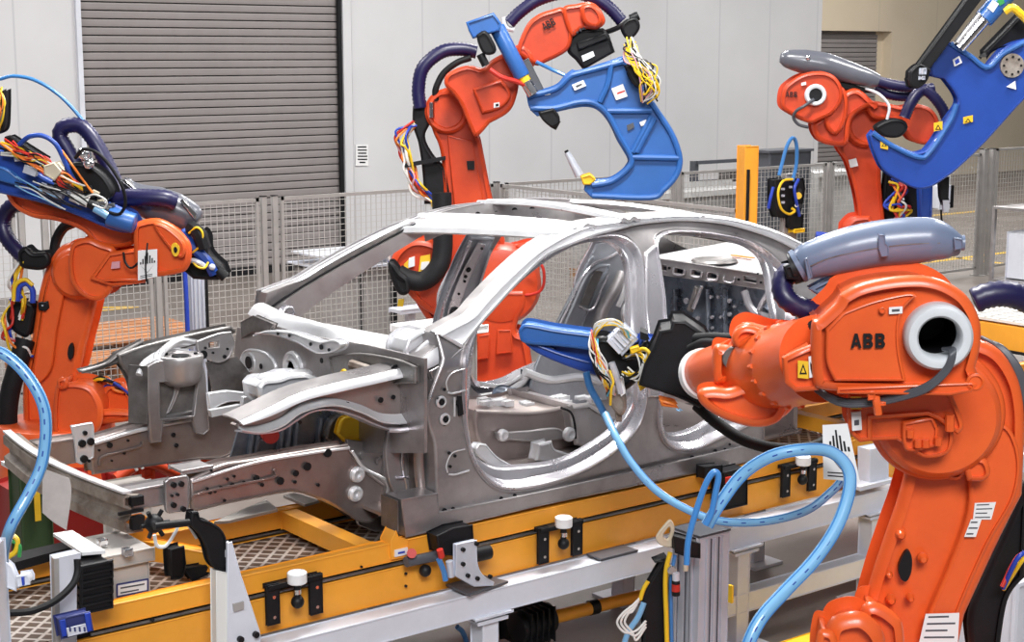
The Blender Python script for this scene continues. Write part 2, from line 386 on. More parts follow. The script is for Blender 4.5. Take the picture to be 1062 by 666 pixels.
# black valve unit with hoses on a grey column
c=at(822,230,'Y',9.48)
t=thing('valve_station',(c.x+.02,9.48,ZF),'black pneumatic valve unit with coloured hoses on a grey column behind the car','valve unit')
b=MB('post'); zt=at(815,180,'Y',9.48).z; b.box((c.x-.03,9.50,(zt+ZF)/2),(.17,.06,zt-ZF),bev=.01); b.build('column',t)
P=YP(9.43)
b=MB('black'); b.slab(P,[(804,186,1),(834,184,1),(836,196,1),(833,212,1),(830,226,1),(808,226,1),(804,214,1)],0,.1,.01); b.slab(P,[(818,222,1),(834,222,1),(833,238,1),(820,238,1)],-.02,.06,.01)
for x,y in ((826,190),(829,198),(826,206),(830,214),(822,218)): b.cyl(P.hit(x,y,-.03),P.hit(x,y,.02),.022,sides=12)
b.build('valve_block',t)
b=MB('alu')
for x,y in ((812,196),(812,203),(812,210),(820,194)): b.box(P.hit(x,y,-.01),(.03,.02,.02),bev=.004)
b.m('c_yellow'); b.cyl(P.hit(828,203,-.05),P.hit(828,203,0),.03,sides=14); b.box(P.hit(826,239,0),(.14,.08,.04),bev=.01); b.m('c_white'); b.cyl(P.hit(826,213,-.05),P.hit(826,213,0),.016,sides=12); b.build('fittings',t)
def px3(P,L): return [P.hit(x,y,(r[0] if r else 0)) for x,y,*r in L]
b=MB('hose_blue'); b.tube(px3(P,[(822,188),(826,170),(826,150),(822,143),(816,152),(811,170),(808,182)]),.016); b.build('hose',t,label='pale blue looped hose')
b=MB('c_yellow'); b.tube(px3(P,[(822,186,-.04),(812,188,-.05),(807,200,-.05),(810,216,-.05),(818,222,-.05),(824,219,-.05),(821,216,-.04)]),.011); b.build('hose',t,label='yellow looped hose')
b=MB('c_blue'); b.tube(px3(P,[(828,186,-.04),(824,196,-.05),(826,210,-.05),(829,224,-.03)]),.014); b.tube(px3(P,[(802,194,0),(799,206,0),(797,216,.02)]),.014); b.build('hose',t,label='dark blue hose')
# goods beyond the fence
def wrap(name,x0,x1,y0,y1,h,label,m='wrapfilm'):
    b=MB(m); b.box(((x0+x1)/2,(y0+y1)/2,ZF+h/2+.12),(x1-x0,y1-y0,h),bev=.08); o=b.build(name,label=label,cat='pallet load',loc=((x0+x1)/2,(y0+y1)/2,ZF))
    b=MB('palletwood'); 
    for k in range(3): b.box(((x0+x1)/2,y0+(y1-y0)*(.06+.44*k),ZF+.05),(x1-x0,.1,.1))
    b.box(((x0+x1)/2,(y0+y1)/2,ZF+.11),(x1-x0,y1-y0,.02)); b.build('pallet',o)
mat('palletwood2',(.62,.27,.12),.7,0,.3,5); mat('wrapfilm',(.46,.455,.45),.35,0,.3,3,.4,8); mat('palletwood',(.42,.24,.12),.7,0,.3,5)
wrap('wrapped_pallet',16.5,18.3,14.65,15.9,1.1,'film-wrapped pallet load behind the mesh fence between the valve unit and the right robot')
wrap('wrapped_pallet',12.8,15.6,14.3,15.4,1.0,'long film-wrapped pallet load behind the mesh fence by the yellow column')
b=MB('cable_grey'); b.box((14.75,13.65,.56),(.75,.33,1.60),bev=.02); b.box((14.75,13.65,1.36),(.80,.36,.03)); b.build('control_cabinet',label='dark grey cabinet behind mesh fence right of the yellow column',cat='cabinet')
rz=at(722,167,'Y',16.6).z; rx0=at(720,170,'Y',16.6).x; rx1=at(832,165,'Y',16.6).x
t=thing('pipe_rack',((rx0+rx1)/2,16.6,ZF),'low grey pipe rack near the white wall left of the yellow column','rack')
for x in (rx0,(rx0+rx1)/2,rx1):
    b=MB('cable_grey'); b.box((x,16.6,(rz+ZF)/2),(.09,.09,rz-ZF)); b.build('upright',t)
for z in (rz-.02,rz-.30): b=MB('cable_grey'); b.beam((rx0,16.54,z),(rx1,16.54,z),.05,.05); b.build('rail',t)
b=MB('steel_dark'); b.box((rx0+.75,16.46,rz-.22),(.7,.10,.16),bev=.02); b.build('fitting',t)
Q=YP(WY-.01); b=MB('paper'); b.slab(Q,[(369,150,1),(382,150,1),(382,172,1),(369,172,1)],-.006,.004); b.m('black')
for k,(x0,x1) in enumerate([(371,380),(371,380.5),(371.5,380),(371,381),(371,381),(373,379)]): b.slab(Q,[(x0,151.8+k*3.2,1),(x1,151.8+k*3.2,1),(x1,153.2+k*3.2,1),(x0,153.2+k*3.2,1)],-.008,-.004)
b.build('wall_notice',label='small white notice with dark lines on the white wall right of the big shutter',cat='sign')
# orange mats beyond left fence
for (x0,y0,x1,y1),l in zip([(5.5,13.9,7.05,15.1),(4.85,12.9,6.5,13.6)],['orange wooden pallet on floor behind the fence left of the car','orange wooden pallet on floor close to the fence behind the left robot']):
    b=MB('palletwood2'); n=7
    for k in range(n): b.box(((x0+x1)/2,y0+(y1-y0)*(k+.5)/n,ZF+.12),(x1-x0,(y1-y0)/n*.7,.02))
    for x in (x0+.06,(x0+x1)/2,x1-.06): b.box((x,(y0+y1)/2,ZF+.055),(.1,y1-y0,.11))
    b.build('pallet',label=l,cat='pallet')
# grey cabinet and table seen through the windscreen opening
t=thing('equipment_cabinet',(8.3,13.45,ZF),'grey control cabinet behind the fence, seen through the windscreen opening','cabinet')
b=MB('post'); b.box((8.32,13.5,.11),(.88,.55,.70),bev=.015); b.build('body',t)
b=MB('frame_white'); b.box((8.38,13.45,.49),(1.1,.77,.03),bev=.01); b.box((8.38,13.45,.60),(1.05,.66,.02)); 
for x in (7.93,8.82): b.box((x,13.17,.54),(.04,.04,.11))
b.build('top_tray',t)
b=MB('black'); b.box((8.32,13.215,.11),(.02,.02,.66)); b.build('door_gap',t); b=MB('black'); b.box((8.70,13.21,.11),(.06,.03,.55)); b.build('door_gap',t)
t=thing('junction_box',(6.2,8.95,ZF),'low white-topped grey box with yellow label behind the car, seen through the windscreen opening','junction box')
b=MB('post'); b.box((6.37,9.1,.17),(.42,.36,.86),bev=.02); b.build('body',t)
b=MB('white'); b.box((6.37,9.1,.63),(.54,.46,.06),bev=.01); b.build('lid',t)
b=MB('yellow_hi'); b.box((6.22,8.917,.47),(.08,.006,.17)); b.m('black'); b.box((6.22,8.913,.51),(.04,.004,.03)); b.box((6.22,8.913,.44),(.05,.004,.02)); b.build('warning_label',t)
q=at(425,321,'Y',11.9); b=MB('frame_white'); b.box((q.x,11.9,q.z),(.34,.2,.05),bev=.01); b.box((q.x,11.9,(q.z+ZF)/2),(.07,.07,q.z-ZF)); b.build('post_shelf',label='small white shelf on a post in front of the fence, seen through the windscreen opening',cat='shelf')
# slim aluminium column left behind the car
c=at(203,345,'Z',0)
yy=9.6; c=at(203,340,'Y',yy); zt=at(202,272,'Y',yy).z
t=thing('aluminium_column',(c.x,yy,ZF),'slim ribbed aluminium column between the left robot and the car','column')
b=MB('alu'); b.box((c.x,yy,(zt+ZF)/2),(.10,.11,zt-ZF),bev=.006)
for k in (-.03,0,.03): b.box((c.x+k,yy-.06,(zt+ZF)/2),(.008,.012,zt-ZF))
b.build('profile',t)
b=MB('black'); b.box((c.x+.075,yy+.02,(zt+ZF)/2),(.03,.08,zt-ZF)); b.build('cable_duct',t)
b=MB('c_blue'); b.tube([(c.x-.09,yy-.05,zt),(c.x-.085,yy-.05,.8),(c.x-.09,yy-.05,.0)],.016); b.build('hose',t)
# next station on the right: conveyor with a pale tray, and a steel shelf rack
t=thing('roller_conveyor',(11.9,6.2,ZF),'yellow conveyor of the next station behind the near robot, with pale mesh cover','conveyor')
b=MB('yellow'); b.box((9.97,6.0,.475),(.12,2.9,.21),bev=.01); b.build('end_beam',t)
for y in (4.6,7.4): b=MB('yellow'); b.box((12.5,y,.475),(5.0,.12,.21),bev=.01); b.build('side_rail',t)
mat('cover_white',(.74,.73,.70),.5,0,.1,6)
b=MB('cover_white'); b.box((12.45,6.0,.595),(5.0,2.86,.02)); b.m('wire')
for k in range(40): b.box((10.0+k*.12,6.0,.608),(.012,2.86,.006))
for k in range(23): b.box((12.45,4.62+k*.125,.608),(5.0,.012,.006))
b.build('mesh_cover',t,label='pale cover with fine grid')
for x in (10.05,12.5,14.9):
    for y in (4.6,7.4): b=MB('frame_white'); b.box((x,y,.06),(.12,.12,.62)); b.build('leg',t)
q=at(1056,366,'X',9.9); b=MB('black'); b.box((9.89,q.y,q.z),(.05,.36,.05),bev=.015); b.build('bracket',t)
t=thing('shelf_rack',(15.9,10.7,ZF),'low steel shelf rack with grey crate near the fence gate at the right edge','rack')
b=MB('steel')
for x in (15.6,17.5): 
    for y in (10.3,11.1): b.box((x,y,(.8+ZF)/2),(.04,.04,.8-ZF))
for z in (-.05,.79): b.box((16.55,10.7,z),(1.95,.84,.03))
b.build('frame',t)
b=MB('frame_white'); b.box((16.5,10.7,.24),(1.6,.6,.56),bev=.02); b.build('crate',t)
b=MB('black')
for x in (15.8,16.1,16.4,16.8,17.2): b.cyl((x,10.4,.80),(x,10.4,.88),.05,sides=12)
b.m('c_red'); b.box((15.75,10.33,.18),(.12,.06,.3)); b.build('fittings',t)
# ------------------------------------------------------------ light
def arealight(name,loc,sx,sy,E,col=(1,1,1),aim=None):
    l=bpy.data.lights.new(name,'AREA'); l.shape='RECTANGLE'; l.size=sx; l.size_y=sy; l.energy=E; l.color=col
    o=bpy.data.objects.new(name,l); COL.objects.link(o); o.location=loc
    if aim is not None: o.rotation_euler=(Vector(aim)-Vector(loc)).to_track_quat('-Z','Y').to_euler()
    return o
for i,(x,y,E) in enumerate([(5.,6.2,880),(11,5.,460),(11,13,520),(3.,13,460),(19,12,620),(24,18.,700)]):
    arealight('ceiling_lamp',(x,y,7.2),2.4,1.1,E,(1,.985,.96))
arealight('front_fill',(-2,-4,8),5,3,1500,(.97,.98,1),(4.5,5.5,.8))  # added frontal fill, an area light out of view
w=bpy.data.worlds.new('world'); SC.world=w; w.use_nodes=True; nt=w.node_tree; bg=nt.nodes['Background']
tc=nt.nodes.new('ShaderNodeTexCoord'); sp=nt.nodes.new('ShaderNodeSeparateXYZ'); nt.links.new(tc.outputs['Generated'],sp.inputs[0])
r=nt.nodes.new('ShaderNodeValToRGB'); r.color_ramp.elements[0].position=.45; r.color_ramp.elements[0].color=(.10,.095,.09,1)
r.color_ramp.elements[1].position=.62; r.color_ramp.elements[1].color=(.62,.64,.68,1)
mr=nt.nodes.new('ShaderNodeMapRange'); mr.inputs[1].default_value=-1; mr.inputs[2].default_value=1; nt.links.new(sp.outputs['Z'],mr.inputs[0]); nt.links.new(mr.outputs[0],r.inputs['Fac'])
nt.links.new(r.outputs[0],bg.inputs['Color']); bg.inputs['Strength'].default_value=.36
vs=SC.view_settings; vs.view_transform='Standard'; vs.look='None'; vs.gamma=1; vs.use_curve_mapping=False; vs.exposure=-.16
# ------------------------------------------------------------ car body in white
YC=5.226; YM=6.04
def g(z): return .27*max(0.,(z-1.28)/.5)**1.25
def hg(x,y):
    Y=YC
    for _ in range(8): P=at(x,y,'Y',Y); Y=YC+g(P.z)
    return Vector((P.x,P.z))
def G2(pts,n=6):   # traced points -> (X,Z) outline; ('w',X,Z) entries are given directly
    q=[]
    for p in pts:
        if p[0]=='w': q.append((p[1],p[2])+tuple(p[3:]))
        else: v=hg(p[0],p[1]); q.append((v.x,v.y)+tuple(p[2:]))
    return cr(q,n)
def deform(b,side,x=None):
    bm=b.bm
    for k in range(14):
        z=1.26+k*.045; bmesh.ops.bisect_plane(bm,geom=bm.verts[:]+bm.edges[:]+bm.faces[:],plane_co=(0,0,z),plane_no=(0,0,1))
    for v in bm.verts:
        y=YC+v.co.y+g(v.co.z); v.co.y=y if side>0 else 2*YM-y
def resamp(L,N):
    L=[p.copy() for p in L]; M=len(L); d=[0]
    for i in range(M): d.append(d[-1]+(L[(i+1)%M]-L[i]).length)
    o=[]; i=0
    for k in range(N):
        t=d[-1]*k/N
        while d[i+1]<t: i+=1
        f=(t-d[i])/max(1e-9,d[i+1]-d[i]); o.append(L[i].lerp(L[(i+1)%M],f))
    return o
def loft(b,rings):   # rings: list of (loop2d, depth)
    R=[[b.bm.verts.new((p.x,d,p.y)) for p in L] for L,d in rings]; N=len(R[0])
    for A,B in zip(R[:-1],R[1:]):
        for i in range(N): b.face((A[i],B[i],B[(i+1)%N],A[(i+1)%N]))
def align(A,B):      # rotate ring B so it starts nearest to A[0]
    k=min(range(len(B)),key=lambda i:(B[i]-A[0]).length); return B[k:]+B[:k]
SIDE=[(452,548,1),(560,524),(680,499),(799,474,1),('w',5.6,.66,1),('w',5.60,.85),('w',5.72,1.02),('w',5.95,1.08),('w',6.17,1.02),('w',6.27,.85),('w',6.28,.68,1),('w',6.62,.72),('w',6.74,.95),('w',6.72,1.28,1),('w',6.66,1.36,1),('w',6.40,1.44),(840,256),(808,240.6),(782,231.6),(755,225),(725,221.5),(700,221),(664,223),(640,226.8),(612,231),(587,240),(558,257),(526,285),(502,310),(488,326),(470,336),(452,346,1),(459,372,1),(444,417),(444,439),(450.5,460),(452,498)]
LF=[(483,372),(490,348),(504,326),(522,308),(544.6,284),(567,264.5),(597,250.5),(627.8,243.8),(644,244.5),(656,251),(664,262.6),(667,277.7),(668,300),(669,330),(669.5,370),(670,400),(669,422),(660,446),(635,470.5),(603,489.5),(565,503),(530,508),(512,503),(497,487),(488,465),(483,438),(481.5,400)]
HF=[(499,370),(503,346.5),(513,329),(535.6,306),(558,285.5),(581,268.6),(603,257),(620,253),(635,252.8),(646,257.3),(653.4,265.6),(657,276),(658.6,292.7),(659.4,315),(660,345),(661,380),(662,405),(660,422),(646,443.5),(630,457),(603,473),(581,481),(543.5,485.4),(519,485.4),(503,477),(495,465),(492,446),(494,422),(496.5,397.5)]
LR=[(684,430),(685,445),(692,460),(705,467.5),(724,466),(742,457),(765,447),(790,432),(812,400),(820,370),(824,340),(822,305),(814,280),(798,262),(775,249.5),(740,242),(705,239.5),(687,242.5),(681,252),(684,275),(689,308),(690.5,335),(690,380),(686,410)]
HR=[(696,430),(696,443),(701,451),(715,450.5),(733,443.7),(747,435),(768,424),(788,408),(802,385),(808,350),(807,315),(804,294),(801.5,281.3),(796,268.5),(783,258),(763,251),(740,247.5),(706,245),(690,247),(685.5,254),(687.5,275),(692.5,308),(694,335),(694.5,380),(696,405)]
o_=G2(SIDE); lf=G2(LF); hf=G2(HF); lr=G2(LR); hr_=G2(HR)
NR=110
def ring_pair(A,B):
    A=resamp(A,NR); B=resamp(B,NR)
    if area2(A)<0: A.reverse()
    if area2(B)<0: B.reverse()
    return A,align(A,B)
car=thing('car_body',(4.4,YM,.60),'bare silver unpainted sedan body without doors or roof skin, on the yellow conveyor','car body')
FR=YP(0)
def side_parts(side):
    nm='outer_side_panel'
    b=MB('steel'); b.prism(FR,[o_,lf,lr],0,.11,.012,3,rb=.0)
    deform(b,side); b.build('side_panel',car,ang=40)
    for A,B in ((lf,hf),(lr,hr_)):
        A,B=ring_pair(A,B); b=MB('lip'); A1=inset(A,-.004); mid=[a.lerp(q,.22) for a,q in zip(A,B)]; m2=[a.lerp(q,.80) for a,q in zip(A,B)]
        q_=lambda t:[a.lerp(q,t) for a,q in zip(A,B)]
        loft(b,[(A1,.004),(A,-.006),(q_(.10),-.008),(q_(.22),.002),(q_(.34),.026),(q_(.42),.034),(q_(.80),.040),(q_(.88),.046),(q_(.96),.062),(B,.075),(inset(B,-.03),.105)])
        deform(b,side); b.build('door_opening_flange',car,label='rounded bright flange around the door opening')
    # pillar and roof rail outer skin, light from above put into its bright colour
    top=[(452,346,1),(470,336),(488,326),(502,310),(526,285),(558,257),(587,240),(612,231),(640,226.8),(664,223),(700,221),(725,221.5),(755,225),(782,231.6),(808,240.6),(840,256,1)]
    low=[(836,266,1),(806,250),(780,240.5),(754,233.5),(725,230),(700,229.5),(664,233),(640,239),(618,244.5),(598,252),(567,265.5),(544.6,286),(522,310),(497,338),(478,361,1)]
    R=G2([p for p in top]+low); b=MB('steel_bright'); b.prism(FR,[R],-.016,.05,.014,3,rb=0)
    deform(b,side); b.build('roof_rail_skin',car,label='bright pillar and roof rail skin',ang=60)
    # B pillar outer
    bp=G2([(669,262,1),(680.5,252,1),(684,275),(689,308),(690.5,335),(690,380),(685,412,1),(671,412,1),(670.5,370),(669.5,330),(668.5,300)])
    b=MB('lip'); b.prism(FR,[bp],-.012,.03,.010,3,rb=0); deform(b,side); b.build('centre_pillar_skin',car)
side_parts(1); side_parts(-1)
# surface details on the near side: hinge reinforcements, holes, seams
def gpt(x,y,off=0):
    v=hg(x,y); return Vector((v.x,YC+g(v.y)+off,v.y))
NS=PL((0,YC,0),(0,1,0))
b=MB('steel_dark')
b.dots(NS,[(474,418,.011),(461,404,.007),(455,414,.007),(461,440,.007),(466,470,.007),(472,473,.007),(467,484,.007),(520,517,.008),(534,514,.008),(503,523,.006),(560,513,.006),(586,506,.008),(600,503,.006),(640,494,.008),(671,488,.007),(704,481,.007),(718,475,.012),(729,473,.008),(742,468,.010),(752,466,.006),(757,461,.006),(773,470,.013),(755,472,.014),(461,530,.012),(470,528,.009),(620,499,.006),(655,492,.006),(694,484,.006)],0,.008,t=.002)
b.build('panel_hole',car,kind='stuff',label='small punched holes along the sill')
b=MB('steel_bright')
b.bm.free()
for L in ([(464,407),(470,408),(484,404)],[(465,492),(472,492),(486,488)],[(471,412),(471,420),(471,432)]):
    b=MB('steel_bright'); b.tube([gpt(x,y,-.003) for x,y in L],.0045,6); b.build('stamped_bead',car)
for L in ([(464,405),(463,396),(469,387),(483,382)],[(464,490),(463,482),(469,470),(482,466)]): b=MB('steel_bright'); b.tube([gpt(x,y,-.001) for x,y in L],.003,6); b.build('stamped_bead',car)
for q,h in (((458,417),((453,416,1),(457,413),(462,414),(463,419),(460,424),(455,424))),((462,435),())):
    c=gpt(*q,-.004); b=MB('steel_bright'); b.lathe(c+Vector((0,.008,0)),(0,-1,0),[(0,.026),(.006,.024),(.008,.017),(.006,.015),(0,.013)],24); b.m('black'); b.cyl(c+Vector((0,.004,0)),c-Vector((0,.001,0)),.013); b.build('hinge_boss',car)
b=MB('black'); b.slab(NS,[(475,411,1),(479,411,1),(481,430,1),(476,432,1)],-.003,.004); b.build('hinge_slot',car)
# sill seam flange and box end of the sill
b=MB('steel'); sl=G2([(413,517,1),(452,510,1),(453,530,1),(560,508.5,1),(680,482,1),(766,462,1),(786,468,1),(799,473,1),(680,498.5,1),(560,523.5,1),(452,549,1),(418,557,1)])
b.prism(FR,[sl],-.022,.10,.006,2,rb=0)
for v in b.bm.verts: v.co.y+=YC
b.build('sill',car,label='folded sill flange with punched holes')
b=MB('steel_dark')
c0=at(415,536,'Y',YC-.02); b.box(c0+Vector((-.004,.07,0)),(.006,.12,.13)); b.build('sill_end_opening',car)
# front fender support (near): upper rail with arch, side web; lit edges painted in brighter steel
fy=YC+.07
FP=YP(fy)
top=[(247,438,1),(274,425.4),(310,408.5),(355.6,396),(392,388),(423,379),(452,360,1)]
arch=[(459,378,1),(452,398,1),(444,415),(441,440,1),(403,445,1),(382.7,438),(364.6,430),(342,424.3),(321.7,425.4),(306,433.3),(288,444.6),(265,448.5),(247,445,1)]
def samp(L,n,P_):
    c=cr(L,8,closed=False); d=[0]
    for a,q in zip(c[:-1],c[1:]): d.append(d[-1]+(q-a).length)
    o=[]; i=0
    for k in range(n+1):
        t=d[-1]*k/n
        while i<len(c)-2 and d[i+1]<t: i+=1
        f=(t-d[i])/max(1e-9,d[i+1]-d[i]); p=c[i].lerp(c[i+1],f); o.append(P_.hit(p.x,p.y))
    return o
rid=[(247.5,440),(276,430),(312,414),(350,404.5),(392,395),(424,387),(449,376)]
leg=[(249,445),(268,444),(292,436),(314,421),(342,415),(372,421),(398,431),(428,428),(446,408),(456,388)]
leg2=[(250,447),(268,448),(290,441),(310,427),(342,420),(370,427),(396,438),(428,436),(444,418),(457,396)]
A3=samp(top,50,FP); A4=samp(rid,50,FP); A5=samp(leg,50,FP); A6=samp(leg2,50,FP)
b=MB('steel_warm'); b.slab(FP,rid[:1]+rid+arch[1:],.012,.05,.004); b.build('fender_support',car,label='arched fender support with warm grey web')
def strip(L,m,nm,lab,th=.008):
    b=MB(m); b.grid(lambda u,v:L(int(round(u*50)),v),50,5,th); b.build(nm,car,label=lab)
strip(lambda i,v:A3[i]+Vector((0,.13*(1-v)-.008,.004*math.sin(PI*v))),'steel','fender_support_top','flat top flange of the fender support')
strip(lambda i,v:A3[i].lerp(A4[i],v)+Vector((0,-.010-.024*math.sin(PI*.5*v),0)),'steel_bright','fender_ridge','bright ridge along the fender support')
strip(lambda i,v:A5[i].lerp(A6[i],v)+Vector((0,.012-.042*v,0)),'steel_bright','fender_ledge','bright ledge above the wheel arch')
AR=cr3([FP.hit(x,y) for x,y in [(247,446),(265,448.5),(288,444.6),(306,433.3),(321.7,425.4),(342,424.3),(364.6,430),(382.7,438),(403,445),(415,446),(441,442)]],8)
b=MB('lip'); b.grid(lambda u,v:AR[int(round(u*(len(AR)-1)))]+Vector((0,-.032+.06*v,.004*math.cos(v*PI))),len(AR)-1,4,.006); b.build('arch_flange',car)
b=MB('black'); b.dots(FP,[(311,438,.008),(360,420,.013),(395,415,.012),(408,412,.010),(432,436,.022),(268,433,.009),(296,420,.007),(341,404,.007),(410,383,.02)],-.002,.01,t=.002); b.build('rail_hole',car,kind='stuff')
b=MB('steel'); b.lathe(FP.hit(432,436,.005),(0,-1,0),[(0,.032),(.006,.03),(.008,.024),(.004,.021)],24)
b.build('web_bead',car)
# upper cowl corner, white folded pressings
b=MB('steel_bright'); P2=YP(YC+.14)
b.slab(P2,[(424,352,1),(440,342),(456,345),(470,352,1),(474,362,1),(462,373),(450,368),(438,382),(426,394),(420,390,1),(424,375),(420,365)],0,.16,.015)
b.tube([P2.hit(428,388,-.02),P2.hit(438,372,-.02),P2.hit(452,360,-.02),P2.hit(466,356,-.02)],.012,8); b.tube([P2.hit(424,380,-.02),P2.hit(434,364,-.02),P2.hit(447,352,-.02)],.010,8)
b.build('cowl_corner',car,label='crumpled-looking bright cowl corner pressing')
b=MB('black'); b.tube([P2.hit(464,349,-.03),P2.hit(471,356,-.03),P2.hit(477,362,-.03)],.008,6); b.tube([P2.hit(440,372,-.03),P2.hit(450,362,-.03)],.006,6); b.build('cowl_gap',car)
b=MB('steel'); b.slab(YP(YC+.02),[(446,385,1),(461,377,1),(480,360,1),(486,352,1),(482,380),(480,410,1),(470,404),(452,404,1)],0,.03,.006); b.build('hinge_reinforcement',car)
# wheelhouse and lower structure (near)
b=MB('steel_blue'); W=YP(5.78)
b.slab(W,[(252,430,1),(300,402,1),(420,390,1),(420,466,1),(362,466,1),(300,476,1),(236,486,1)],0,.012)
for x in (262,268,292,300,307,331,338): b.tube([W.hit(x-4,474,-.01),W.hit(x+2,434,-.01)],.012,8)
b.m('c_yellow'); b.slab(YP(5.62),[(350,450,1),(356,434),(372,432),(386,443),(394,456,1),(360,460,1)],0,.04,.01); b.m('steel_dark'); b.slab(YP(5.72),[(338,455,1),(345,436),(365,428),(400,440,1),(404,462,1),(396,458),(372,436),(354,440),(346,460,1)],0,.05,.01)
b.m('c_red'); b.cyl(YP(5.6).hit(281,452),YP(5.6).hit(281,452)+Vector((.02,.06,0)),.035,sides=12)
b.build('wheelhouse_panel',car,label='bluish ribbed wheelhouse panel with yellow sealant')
R=YP(5.50)
b=MB('steel_warm'); b.slab(R,[(197,497,1),(230,482),(260,477),(322,466.5),(362,461,1),(370,476),(382,489),(400,503,1),(396,538,1),(385,543),(372,541),(358,532),(335,520),(311,512),(295,512),(260,519),(230,525),(199,533,1)],0,.10,.012,n=5); b.build('front_rail',car)
b=MB('steel_warm'); b.tube([R.hit(200,520,-.001),R.hit(203,513,-.001),R.hit(245,503,-.001),R.hit(283,495,-.001),R.hit(286,490,-.001),R.hit(284,487,-.001)],.006,6)
b.m('steel_bright'); b.tube([R.hit(198,500,.004),R.hit(260,481,.004),R.hit(322,470,.004),R.hit(362,464.5,.004)],.008,6)
b.tube([R.hit(365,468,-.004),R.hit(378,486,-.004),R.hit(402,502,-.004),R.hit(394,536,-.004)],.007,6)
for q in ((370,492),(368,512)): b.lathe(R.hit(*q,.01),(0,-1,0),[(0,.035),(.012,.033),(.018,.022),(.016,.012),(.006,.010)],20)
b.build('rail_bead',car)
b=MB('black'); b.dots(R,[(219,488,.006),(215,507,.006),(229,506,.008),(241,503,.009),(253,500,.006),(266,496,.013),(291,499,.016),(319,484,.017),(307,491,.013),(243,494,.006),(236,497,.006),(223,510,.006),(218,511,.007),(272,503,.008),(233,519,.006),(340,470,.018),(330,503,.007),(306,500,.007)],0,.008,t=.003); b.build('rail_hole',car,kind='stuff')
b=MB('steel'); Q=YP(5.60); b.slab(Q,[(360,456,1),(403,462,1),(414,480,1),(414,548,1),(390,552,1),(372,545,1),(364,510)],0,.02,.004); 
for q,r_ in (((376,472),.02),((392,478),.018),((404,488),.05),((385,462),.012),((398,474),.014)): b.lathe(Q.hit(*q,.005),(0,-1,0),[(0,r_),(.012,r_*.9),(.014,r_*.5)],18)
b.build('torque_box_panel',car)
Q=YP(5.38); b=MB('steel'); b.slab(Q,[(403,446,1),(441,443.5,1),(444,460),(446,515,1),(413,518,1),(404,500),(400,470)],0,.03,.006)
b.m('lip'); 
for L in ([(417,448),(419,458),(417,480),(421,500),(423,514)],[(431,450),(433,466)],[(411,496),(434,494)]): b.tube([Q.hit(x,y,-.003) for x,y in L],.006,6)
b.build('pillar_brace',car)
Q=YP(5.30); b=MB('steel_warm'); b.slab(Q,[(434,446,1),(445,444),(449,458),(451.5,480),(451,512),(446,519),(436,514,1),(433,480)],0,.10,.03,seg=4); b.build('pillar_foot',car,label='rounded brownish channel at the front of the sill')
b=MB('lip'); b.tube([Q.hit(403,446,-.03),Q.hit(418,446,-.04),Q.hit(441,442,-.04)],.011,8); b.build('pillar_flange',car)
# crush box, plate, bumper
b=MB('steel'); b.beam((2.42,5.55,.875),(2.62,5.55,.875),.10,.085,.008); b.build('crush_box',car)
b=MB('steel'); b.slab(YP(5.48),[(171,500,1),(176,496,1),(194,493,1),(197,499),(197,526),(193,531,1),(176,533,1),(172,528)],0,.02,.006); b.box((2.70,5.56,.95),(.14,.12,.02),bev=.005); b.build('crush_box_bracket',car)
b=MB('black'); b.dots(YP(5.48),[(180,503,.011),(188,502,.011),(180,524,.011),(190,528,.011),(184,513,.006),(178,514,.005)],0,.01,t=.008); b.build('bracket_bolt',car,kind='stuff')
def bump(u,v):
    y=5.47+(6.72-5.47)*u; bow=-.05*math.sin(PI*u)
    pr=[(.03,.905),(-.03,.912),(-.045,.905),(-.045,.868),(-.02,.856),(-.02,.826),(-.045,.812),(-.045,.772),(-.03,.762),(.03,.762)]
    i=v*(len(pr)-1); a=pr[int(round(i))]; return (2.42+a[0]+bow,y,a[1]-.004)
b=MB('steel_rust'); mat('steel_rust',(.52,.47,.42),.45,.55,.55,5,.15,20,(.17,.12,.09)); b.grid(bump,24,9,.008); b.build('bumper_beam',car,label='stained steel bumper crossbeam',ang=30)
b=MB('steel_bright'); b.grid(lambda u,v:(2.375+.035*v-.05*math.sin(PI*u),5.47+1.25*u,.916),24,2,.008); b.build('bumper_beam_top',car)
b=MB('black'); b.box((2.425,5.465,.885),(.05,.03,.035)); b.box((2.425,5.465,.80),(.05,.03,.05)); b.box((2.40,5.462,.845),(.10,.012,.012)); b.build('beam_end_cap',car)
# far rail, bracket and shock tower
R=YP(6.52)
b=MB('steel_warm'); b.beam((2.45,6.57,.835),(2.66,6.57,.835),.10,.115,.008); b.slab(R,[(92,457,1),(150,440,1),(250,424,1),(262,430,1),(240,472),(200,478),(150,485,1),(96,493,1)],0,.10,.01); b.build('front_rail',car)
b=MB('steel_bright'); b.tube([R.hit(98,460,-.002),R.hit(150,445,-.002),R.hit(215,432,-.002)],.010,6); b.build('rail_bead',car)
b=MB('steel_warm'); b.tube([R.hit(103,483,-.001),R.hit(106,474,-.001),R.hit(128,468,-.001),R.hit(146,463,-.001),R.hit(147,458,-.001)],.006,6); b.build('rail_bead',car)
b=MB('steel_bright'); b.slab(YP(6.50),[(74,442,1),(96,438,1),(98,445),(98,475,1),(86,482),(80,480,1),(78,460)],0,.02,.006); b.build('crush_box_bracket',car)
b=MB('black'); b.dots(YP(6.50),[(85,460,.017),(94,458,.017),(87,476,.017),(88,449,.01),(92,478,.007)],0,.01,t=.008); b.build('bracket_bolt',car,kind='stuff')
b=MB('black'); b.dots(R,[(114,462,.013),(122,453,.008),(180,451,.010),(183,462,.010),(129,470,.007),(133,457,.006),(206,441,.008),(103,467,.006),(116,478,.005)],0,.008,t=.003); b.build('rail_hole',car,kind='stuff')
T=YP(6.46)
